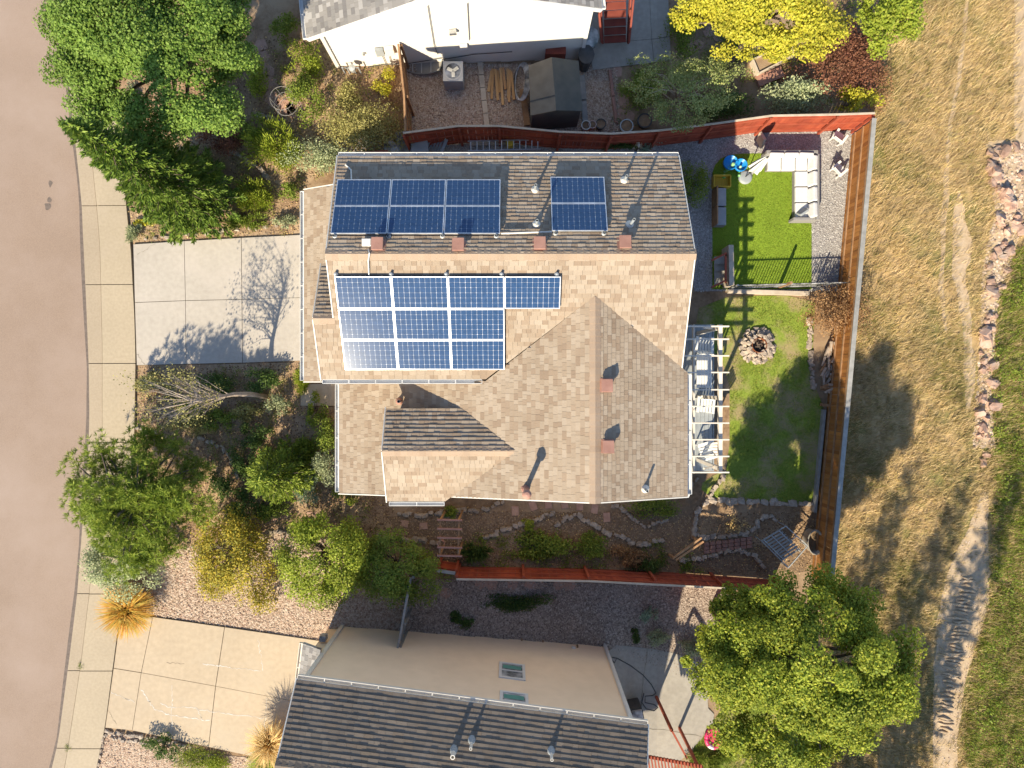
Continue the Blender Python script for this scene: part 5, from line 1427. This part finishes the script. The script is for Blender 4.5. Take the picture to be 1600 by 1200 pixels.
# flagstones and pavers
fs=thing('flagstone_path',W(430,140),'reddish flagstone path toward the white house','path')
for px,py,r in ((412,88,.3),(416,110,.34),(421,130,.32),(425,152,.36),(445,168,.42),(462,172,.4),(478,178,.36),(408,72,.28)): flagstone(fs,px,py,r)
fs2=thing('stepping_stones',W(860,790),'row of tan stepping stones along the house','stepping stones')
for px,py in ((805,798),(833,790),(857,787),(882,787),(906,790),(929,795),(948,808)):
    c=W(px,py); MB().box((c.x,c.y,c.z+.02),(.28,.38,.05),random.uniform(-.4,.4)).build('paver','flag',fs2,bevel=.01)
fs3=thing('stepping_stones',W(1000,830),'sunken brick pavers in the bare path','stepping stones')
for px,py in ((945,812),(962,820),(985,832),(1010,828),(1035,820),(1048,812),(1062,798),(1076,783)):
    c=W(px,py); MB().box((c.x,c.y,c.z-.005),(.3,.22,.05),random.uniform(-.6,.6)).build('paver','pathsoil',fs3,bevel=.01)
bs_=thing('brick_steps',W(1140,850),'dark brick steps between two stone rows','steps')
for k in range(8): 
    for j in range(3): c=W(1104+k*9.5,856-k*1.2+j*6-6,.04); MB().box(c,(.22,.14,.09),.12).build('brick','brickpaver',bs_,bevel=.01)
fs4=thing('stepping_stones',W(820,912),'tan flagstones below the red fence','stepping stones')
for px,py in ((752,911),(768,912),(802,912),(829,914),(874,913),(890,914),(696,927)): flagstone(fs4,px,py,.26)
fs5=thing('stepping_stones',W(1080,60),'round reddish stepping stones in the shaded neighbour garden','stepping stones')
for px,py in ((964,112),(975,160),(971,178),(983,180),(1062,18),(1080,75),(1092,70),(1058,88),(1072,92),(1108,50),(1122,58)): flagstone(fs5,px,py,.24,n=9)
fs6=thing('stepping_stones',W(460,805),'pale sunken pavers in the sunny path','stepping stones')
for px,py in ((425,808),(448,806),(488,805),(630,818),(660,822)):
    c=W(px,py); MB().box((c.x,c.y,c.z+.0),(.4,.26,.05),random.uniform(-.2,.2)).build('paver','flag',fs6,bevel=.01)
# pots by the neighbour fence
for px,py,r,m,l in ((915,198,.18,'offwhite','small pale pot at the red fence'),(938,196,.2,'darkgrey','dark planter pot at the red fence'),(978,199,.26,'galv','round grey tub at the red fence'),(1006,191,.28,'darkgrey','wide dark pot under the wispy tree'),(925,197,.15,'terracotta','terracotta pot beside the shed'),(690,848,.13,'terracotta','terracotta pot beneath the garden arch')):
    c=W(px,py,.2); p_=thing('flower_pot',(c.x,c.y,g(c.x)),l,'pot'); MB().lathe((c.x,c.y,g(c.x)),[(r*.7,0),(r,.34),(r*1.08,.34),(r*1.08,.4),(r*.9,.4)],14).build('pot',m,p_); MB().disc((c.x,c.y,g(c.x)+.36),r*.95,14).build('soil','soil',p_)
# garden arches and cage
ga=thing('garden_arch',W(703,840),'reddish wooden ladder arch over the garden path','arch')
for x in (688,717): MB().bar(A(x,812,GZ1+2.5+.7),A(x-1,870,GZ1+2.5+.7),.06,.1).build('beam','wood_brown',ga)
for y in (812,826,840,855,868): MB().bar(A(683,y,3.0),A(722,y+1,3.0),.06,.08).build('rung','fasciared',ga)
for x,y in ((688,813),(717,813),(687,868),(716,868)): q=A(x,y,2.9); MB().bar((q.x,q.y,g(q.x)),q,.07).build('post','wood_brown',ga)
gb_=thing('garden_arch',W(1070,855),'low brown timber arch across the earth path','arch')
for d_ in (0,6): MB().bar(W(1052+d_*.6,872+d_*.5,1.6),W(1096+d_*.5,840+d_,1.6),.07,.09).build('beam','wood_brown',gb_)
for x,y in ((1045,866),(1082,838)): MB().bar(W(x,y,0),W(x+8,y+6,1.6),.09).build('post','wood_brown',gb_)
cg=thing('garden_cage',W(1222,850),'grey metal frame garden cage with slatted lid','garden cage')
q=[W(1190,845,.75),W(1228,822,.75),W(1262,853,.75),W(1232,887,.75)]
for a,b in zip(q,q[1:]+q[:1]): MB().bar(a,b,.035).build('frame','galv',cg)
for a in q: MB().bar(up(a,GZ1),a,.035).build('post','galv',cg)
m1=q[0].lerp(q[3],.52); 
l0=q[0]; lu=(q[1]-q[0])*.78; lv=(q[3]-q[0])*.8
for k in range(9):
    a=l0+lv*(k/9)+lu*.05+Vector((0,0,.03)); b=a+lu*.95; MB().bar(a,b,.075,.02).build('slat','wood_grey',cg)
for t_ in (.1,.5,.9): MB().bar(l0+lu*t_+Vector((0,0,.06)),l0+lu*t_+lv*.98+Vector((0,0,.06)),.03).build('crossbar','galv',cg)
MB().bar(q[1].lerp(q[2],.5),q[0].lerp(q[3],.5),.03).build('crossbar','galv',cg)
tc=W(1270,845,.3); tk=thing('stock_tank',(tc.x,tc.y,GZ1),'oval galvanised tub beside the back fence','tub')
MB().lathe((tc.x,tc.y,GZ1),[(.36,0),(.38,.55),(.42,.57),(.42,.6),(.36,.58),(.34,.2)],20,.8,1.25).build('shell','patio',tk,smooth=True); MB().disc((tc.x,tc.y,GZ1+.25),.34,20,.8,1.25).build('soil','soil',tk)
# clutter between red fence and house
ld=thing('ladder',W(780,232),'aluminium extension ladder lying beside the red fence','ladder')
la,lb2=W(731,236,.5),W(845,233,.5); off_=Vector((0,.34,.12))
for o_ in (Vector(),off_): MB().bar(la+o_,lb2+o_,.035,.08).build('side_rail','alu',ld)
for k in range(12): p=la.lerp(lb2,(k+.5)/12); MB().tube([p,p+off_],.018,6).build('rung','alu',ld)
la,lb2=W(733,222,.3),W(812,220,.3)
tag(MB().bar(la,lb2,.25,.04).build('plank','wood_pale'),'pale plank lying between ladder and red fence','plank')
for px,py,l,m,rz in ((637,232,'slatted blue grey chair folded beside the fence','greypaint',.2),(683,230,'blue grey plastic chair beside the fence','greypaint',-.4)): c=W(px,py,.3); chair(c.x,c.y,g(c.x),rz,l,m)
c=W(657,231,.4); bn=thing('storage_tote',(c.x,c.y,g(c.x)),'pale grey tote behind the house','tote'); MB().box((c.x,c.y,c.z),(.62,.6,.6),.15).build('body','darkgrey',bn,bevel=.03); MB().box((c.x,c.y,c.z+.32),(.66,.62,.05),.15).build('lid','greypaint',bn,bevel=.02)
c=W(613,236,.4); tb_=thing('rain_barrel',(c.x,c.y,g(c.x)),'black barrel behind the house corner','barrel'); MB().lathe((c.x,c.y,g(c.x)),[(.26,0),(.3,.4),(.26,.8),(.001,.82)],14).build('body','black',tb_,smooth=True); MB().lathe((c.x,c.y,g(c.x)),[(.31,.36),(.31,.44)],14).build('hoop','darkgrey',tb_)
tag(MB().box(W(796,222,.35),(.28,.4,.3),.2).build('tool_case','yellow_plastic',bevel=.03),'small yellow case hanging by the ladder','case')
# raised bed of the north neighbour, wire hoop
rbx=thing('raised_bed',W(1210,92),'pale framed raised bed under the yellow tree','planter')
q=[W(1177,92,.4),W(1235,66,.4),W(1243,84,.4),W(1186,114,.4)]
for a,b in zip(q,q[1:]+q[:1]): MB().bar(a-Vector((0,0,.2)),b-Vector((0,0,.2)),.05,.4).build('board','wood_pale',rbx)
MB().prism([v-Vector((0,0,.1)) for v in q],(0,0,-.2)).build('soil','soil',rbx)
tag(MB().bar(W(1183,128,.1),W(1222,112,.1),.45,.15).build('timber_bench','fasciared'),'reddish wooden plank below the raised bed','bench')
tr=thing('wire_trellis',W(460,160),'round wire trellis hoop around a green bush','trellis')
c=W(455,172); zc=g(c.x)
for zz,r in ((.1,.46),(.6,.45),(1.1,.44)): MB().tube([(c.x+r*math.cos(a),c.y+r*math.sin(a),zc+zz) for a in np.linspace(0,6.28,20)],.008,5).build('hoop','wood_grey',tr)
for k in range(6): a=k*1.047; MB().tube([(c.x+.42*math.cos(a),c.y+.42*math.sin(a),zc),(c.x+.44*math.cos(a),c.y+.44*math.sin(a),zc+1.1)],.007,5).build('upright','wood_grey',tr)
# rock line
rr=thing('rock_line',W(1560,400),'line of big pinkish rocks beside the field','rocks')
for (px,py,n,sp) in ((1555,240,5,20),(1580,240,4,24),(1565,262,6,26),(1572,285,6,24),(1575,310,6,22),(1578,335,5,22),(1575,360,5,20),(1565,385,6,18),(1560,410,5,16),(1556,435,4,14),(1552,460,4,12),(1548,485,4,11),(1545,510,4,10),(1543,535,4,10),(1542,560,4,10),(1540,585,4,10),(1540,610,5,12),(1540,635,4,12),(1538,660,4,12),(1536,690,4,10),(1535,720,3,8)):
    for k in range(max(3,n-1)):
        c=W(px+random.uniform(-sp,sp),py+random.uniform(-12,12)); s=random.uniform(.2,.56)
        stone(rr,c.x,c.y,s,s*random.uniform(.6,.9),s*random.uniform(.4,.7),'redrock',name='rock',sink=.15,tilt=.6)

# ================================================================== TREES AND PLANTS
def at(px, py, z): return A(px, py, z)
def tree_at(px, py, zc, **k): pass
def bt_(name, label, cpx, cpy, zc, R, nleaf, size, m, **k):
    """tree whose crown centre is seen at a photo pixel at height zc"""
    c = A(cpx, cpy, zc); return broadleaf(name, label, (c.x, c.y, g(c.x)), tuple(c), R, nleaf, size, m, **k)
bt_('maple_tree','big green maple leaning over the sidewalk at the upper left',262,62,6.0,(3.65,3.4,2.5),135000,.086,'lf_maple',nclump=170,cl=.15,trunk_r=.17)
bt_('maple_tree','big yellow green maple by the patio at the lower right',1266,1050,5.2,(3.65,3.6,2.3),125000,.086,'lf_maple2',nclump=170,cl=.145,trunk_r=.2)
bt_('young_maple','smaller green maple between the side gravel and the big maple',1152,1000,3.0,(2.1,2.3,1.5),22000,.1,'lf_maple2',nclump=80,cl=.15,trunk_r=.1)
for px,py,l in ((1180,1312,'left'),(1262,1335,'middle'),(1345,1318,'right')):
    b = A(px,py,GZ1); conifer('slender_conifer',f'slender conifer past the bottom edge, the {l} one, its shade on the field',(b.x,b.y,GZ1),12.0,1.6,'lf_spruce',whorls=34,per=8,size=.24,wid=.07,dens=.9,power=.5)
bt_('maple_tree','bright yellow green tree at the top right of the white house patio',1195,15,4.2,(2.8,1.95,1.6),36000,.095,'lf_yellow',nclump=80,cl=.2,trunk_r=.12)
bt_('locust_tree','yellowing tree on the gravel beside the lower driveway',372,868,2.4,(1.8,2.1,1.5),14000,.075,'lf_gold',nclump=90,cl=.19,trunk_r=.07)
bt_('locust_tree','bright green tree between gravel and the house corner',508,868,2.8,(1.95,2.15,1.5),19000,.08,'lf_lime',nclump=90,cl=.19,trunk_r=.08)
bt_('locust_tree','green tree half in shade beside the grey fence',618,888,2.4,(1.75,1.75,1.3),14000,.075,'lf_green',nclump=80,cl=.2,trunk_r=.07)
bt_('olive_tree','small grey green tree overhanging the sidewalk at the lower left',192,880,2.6,(1.6,1.35,1.1),10000,.07,'lf_grey',nclump=70,cl=.2,trunk_r=.06)
bt_('wispy_tree','wispy grey green tree behind the red fence',1065,140,2.6,(2.3,1.7,1.3),12000,.065,'lf_wispy',nclump=110,cl=.15,trunk_r=.05,tm='trunk_pale',low=-.6)
bt_('green_tree','green tree at the top right beside the field',1385,20,2.6,(1.3,1.3,1.2),9000,.1,'lf_lime',nclump=40,cl=.28,trunk_r=.08)
b = W(318,318); conifer('spruce_tree','tall narrow spruce leaning toward the street',(b.x,b.y,GZ0),8.3,1.8,'lf_spruce',whorls=44,per=13,size=.2,wid=.055,dens=1.5)
b = W(452,735); conifer('juniper_tree','upright green conifer in the front garden by the house',(b.x,b.y,g(b.x)),3.4,1.25,'lf_pine',whorls=26,per=11,size=.15,wid=.045,dens=1.6,power=.6)
c = A(222,780,4.0); pine('pine_tree','big bushy pine overhanging the street at the left',(c.x,c.y,GZ0),tuple(c),(2.75,2.5,1.95),3400,'lf_pine',nclump=90,cl=.2)
# slender bare tree
b = W(418,620); root = thing('bare_tree',(b.x,b.y,g(b.x)),'bare pale trunk tree leaning left in the front garden','tree')
tp = A(300,628,5.2); mid = A(365,616,3.2)
MB().tube([b,b.lerp(mid,.5)+Vector((0,.05,.1)),mid,mid.lerp(tp,.5),tp],[.11,.095,.075,.05,.025],8).build('trunk','trunk_pale',root,smooth=True)
tb_ = MB(); tips = []
for k in range(46):
    s = mid.lerp(tp, random.random()); e = s + Vector((random.uniform(-1.6,.1), random.uniform(-.75,.75), random.uniform(.0,1.1))); m_ = s.lerp(e,.5)+Vector((0,0,.1))
    tb_.tube([s,m_,e],[.018,.011,.004],4); tips += [e, m_]
    for j in range(3):
        f = e + Vector((random.uniform(-.5,.1), random.uniform(-.3,.3), random.uniform(-.1,.4))); tb_.tube([m_.lerp(e,.6),f],[.008,.003],3); tips.append(f)
tb_.build('branches','trunk_pale',root)
C_ = np.repeat(np.array([tuple(t) for t in tips[::4]]),26,0); C_ = C_ + rng.normal(0,.16,C_.shape); V_,F_ = leaves(C_,.07,None,.2); put('foliage',V_,F_,'lf_olive',root)
SHR = [
 # name, label, px,py,rx,ry,h,mat,kw
 ('barberry_bush','dark plum bush below the big maple',350,212,34,26,.9,'lf_plum',{}),
 ('juniper_bush','bright green feathery bush left of the house corner',428,226,40,44,1.1,'lf_lime',dict(style='n',size=.08)),
 ('sage_bush','large grey olive bush at the north corner of the house',565,200,70,48,1.5,'lf_olive',dict(nclump=60)),
 ('sage_bush','grey olive bush next to the bright green feathery one',490,245,50,32,1.2,'lf_grey',dict(nclump=50)),
 ('climbing_bush','green bush inside the wire hoop',478,145,32,38,1.5,'lf_green',{}),
 ('climbing_bush','green and rusty bush by the white wall corner',472,95,34,34,1.1,'lf_lime',{}),
 ('hedge_bush','green bush beside the white house front',440,40,26,26,.9,'lf_green',{}),
 ('gold_bush','yellow bush at the orange fence',604,132,20,20,.9,'lf_yellow',{}),
 ('sage_clump','small silver blue clump in the north front bed',345,328,15,13,.35,'lf_blue',dict(size=.05)),
 ('juniper_bush','green low juniper right of the silver clump',398,305,32,34,.7,'lf_lime',dict(style='n')),
 ('juniper_bush','green low juniper close to the driveway top',385,347,34,14,.5,'lf_green',dict(style='n')),
 ('dark_shrub','dark green low shrub at the driveway edge',305,352,30,16,.5,'lf_dark',{}),
 ('grass_clump','pale green clump at the driveway and sidewalk corner',208,365,15,17,.5,'lf_grey',dict(style='n')),
 ('ground_cover','yellow green ground cover beneath the spruce',228,345,20,11,.25,'lf_yellow',{}),
 ('small_shrub','small green shrub near the garage wall',452,298,17,17,.7,'lf_green',{}),
 ('small_shrub','light green shrub at the garage end of the bed',447,345,22,12,.5,'lf_grey',{}),
 ('meadow_plants','pale green plants between sidewalk and maple',205,170,20,34,.5,'lf_grey',{}),
 ('olive_shrub','olive shrub at the lower driveway corner by the sidewalk',240,600,28,24,.7,'lf_olive',{}),
 ('gold_shrub','dry golden shrub under the bare tree',300,662,42,22,.7,'lf_olive',dict(size=.05)),
 ('dark_shrub','dark green shrub on the lower driveway edge',412,597,36,24,.9,'lf_dark',{}),
 ('lime_grass','lime green clump at the garage corner',468,594,17,26,.6,'lf_lime',dict(style='n')),
 ('gold_shrub','gold grey shrub beside the bare trunk',378,645,26,18,.8,'lf_olive',{}),
 ('sage_bush','grey shrub at the end of the bare trunk',432,632,20,20,.7,'lf_grey',{}),
 ('lime_shrub','lime shrub below the entry walk',490,645,14,24,.7,'lf_lime',{}),
 ('hedge_bush','dark green hedge bush by the west gutter',507,672,24,38,1.3,'lf_green',{}),
 ('sage_bush','silver green bush along the west gutter',512,725,24,34,1.2,'lf_grey',{}),
 ('juniper_bush','blue grey juniper by the house corner',478,760,24,28,.8,'lf_blue',dict(style='n')),
 ('lime_shrub','lime bush at the southwest house corner',547,772,32,18,1.0,'lf_lime',{}),
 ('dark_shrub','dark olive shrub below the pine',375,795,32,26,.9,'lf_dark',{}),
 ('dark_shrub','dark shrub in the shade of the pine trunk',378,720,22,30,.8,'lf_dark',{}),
 ('dark_shrub','shaded green shrub beside the stone line',300,640,22,16,.6,'lf_green',{}),
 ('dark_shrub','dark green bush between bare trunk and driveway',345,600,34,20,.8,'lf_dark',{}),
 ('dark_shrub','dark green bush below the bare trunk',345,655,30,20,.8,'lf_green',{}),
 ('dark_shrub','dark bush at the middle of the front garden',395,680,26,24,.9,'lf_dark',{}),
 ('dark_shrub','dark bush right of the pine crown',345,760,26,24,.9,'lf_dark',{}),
 ('green_bush','green bush near the path by the house corner',425,800,30,18,.7,'lf_green',{}),
 ('green_bush','feathery green bush below the entry hedge',470,700,24,30,1.0,'lf_pine',dict(style='n')),
 ('green_bush','green bush left of the dark plum bush',300,262,34,26,.7,'lf_dark',{}),
 ('green_bush','green bush between plum bush and feathery bush',390,200,26,22,.8,'lf_green',{}),
 ('green_bush','yellow green bush along the flagstone path',400,120,18,34,.8,'lf_lime',{}),
 ('olive_bush','olive bush below the gas meter',545,150,30,22,.7,'lf_olive',{}),
 ('round_shrub','round green shrub behind the cobbles at the lower left',252,1170,25,21,.6,'lf_dark',{}),
 ('ground_cover','bright green mound at the bottom left',318,1195,46,24,.35,'lf_lime',dict(size=.045)),
 ('leafy_bush','leafy green bush under the south gable',1018,795,42,19,.8,'lf_green',{}),
 ('iris_clump','spiky green clump by the garden arch',745,858,28,20,.7,'lf_dark',dict(style='n',size=.13)),
 ('leafy_bed','broad leaved dark plants in the shaded bed',850,855,58,24,.6,'lf_green',dict(size=.1)),
 ('leafy_bed','dark green plants at the right of the shaded bed',925,858,34,22,.7,'lf_green',dict(size=.08)),
 ('brown_bush','brownish bush by the south fence',985,872,32,22,.8,'lf_rust',{}),
 ('dark_shrub','dark green bush by the timber arch',1015,882,30,16,.8,'lf_dark',{}),
 ('small_shrub','small green shrub above the garden arch',704,800,15,10,.5,'lf_green',{}),
 ('twiggy_bush','twiggy bare bush in the dry bed',1150,818,20,16,.6,'lf_tan',dict(n=260)),
 ('rock_plant','green plants among the stones',826,822,12,12,.4,'lf_lime',{}),
 ('rust_bush','big brown purple bush hanging over the back fence',1306,490,54,48,1.9,'lf_rust',dict(nclump=60,n=7000)),
 ('plum_bush','big plum bush outside the fence corner',1325,92,64,66,2.2,'lf_plum',dict(nclump=60,size=.08)),
 ('plum_bush','sparse plum brown bush beside the field edge',1372,140,28,44,1.2,'lf_rust',dict(n=1800)),
 ('leafy_hedge','light green bush behind the red fence corner',1250,150,56,30,1.6,'lf_grey',dict(size=.1)),
 ('gold_bush','yellow green bush against the red fence corner',1335,155,34,22,1.7,'lf_yellow',dict(size=.1)),
 ('shade_shrub','shaded green shrub beside the white house patio',1068,55,26,46,1.0,'lf_green',{}),
 ('shade_shrub','dark shrub left of the wispy tree',1000,140,40,34,1.2,'lf_green',{}),
 ('shade_shrub','dark shrub right of the wispy tree',1130,165,50,26,1.3,'lf_dark',{}),
 ('shade_shrub','dark green shrub below the yellow tree',1150,70,34,36,1.0,'lf_dark',{}),
 ('bed_plants','yellow green plants in the raised bed',1218,88,22,12,.8,'lf_yellow',{}),
 ('house_shrub','shaded green shrub at the northeast house corner',1086,278,25,34,1.4,'lf_green',{}),
 ('flower_clump','blue green clump beside the red fence',1010,222,24,11,.8,'lf_blue',{}),
 ('flower_clump','dark plants between house and red fence',965,228,32,10,.8,'lf_dark',{}),
 ('yellow_flowers','yellow flowers beside the red fence',998,229,8,6,.9,'fl_yellow',dict(n=220,size=.06)),
 ('gravel_shrub','blue green mound in the side gravel',1015,960,15,15,.5,'lf_blue',{}),
 ('gravel_shrub','grey green mound at the patio edge',1032,996,22,13,.5,'lf_grey',{}),
 ('gravel_shrub','dark round mound beside the downspout',993,995,11,11,.4,'lf_dark',{}),
 ('gravel_shrub','grey bush between patio and maple',1088,1012,22,16,.6,'lf_grey',{}),
 ('side_weeds','dark weeds in the middle of the side gravel',800,940,70,16,.25,'lf_dark',dict(n=3200)),
 ('side_weeds','dark weeds at the left of the side gravel',720,965,22,18,.25,'lf_dark',dict(n=1200)),
 ('lawn_weeds','green grass clump by the pink ring',1105,1185,40,18,.3,'lf_green',dict(style='n')),
]
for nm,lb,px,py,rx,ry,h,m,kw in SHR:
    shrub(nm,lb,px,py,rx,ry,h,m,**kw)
fountain_grass('fountain_grass','rusty gold ornamental grass at the lower driveway corner',203,950,42,1.0,'lf_reed',1500)
fountain_grass('fountain_grass','tan plume grass beside the slate roof corner',425,1158,36,1.3,'lf_tan',800)
fountain_grass('fountain_grass','yellow green grass at the bottom left of the slate roof',415,1192,26,.6,'lf_lime',600)
for k,(px,py) in enumerate(((128,1041),(107,1168))):
    c=W(px,py,.06); P=np.array([[c.x,c.y]]).repeat(90,0)+rng.normal(0,.06,(90,2)); V_,F_=blades(P,np.full(90,GZ0+.05),.12,.02,.8)
    tag(put('joint_weed',V_,F_,'lf_green'),('upper' if k==0 else 'lower')+' weed tuft growing in the sidewalk joint','weed')
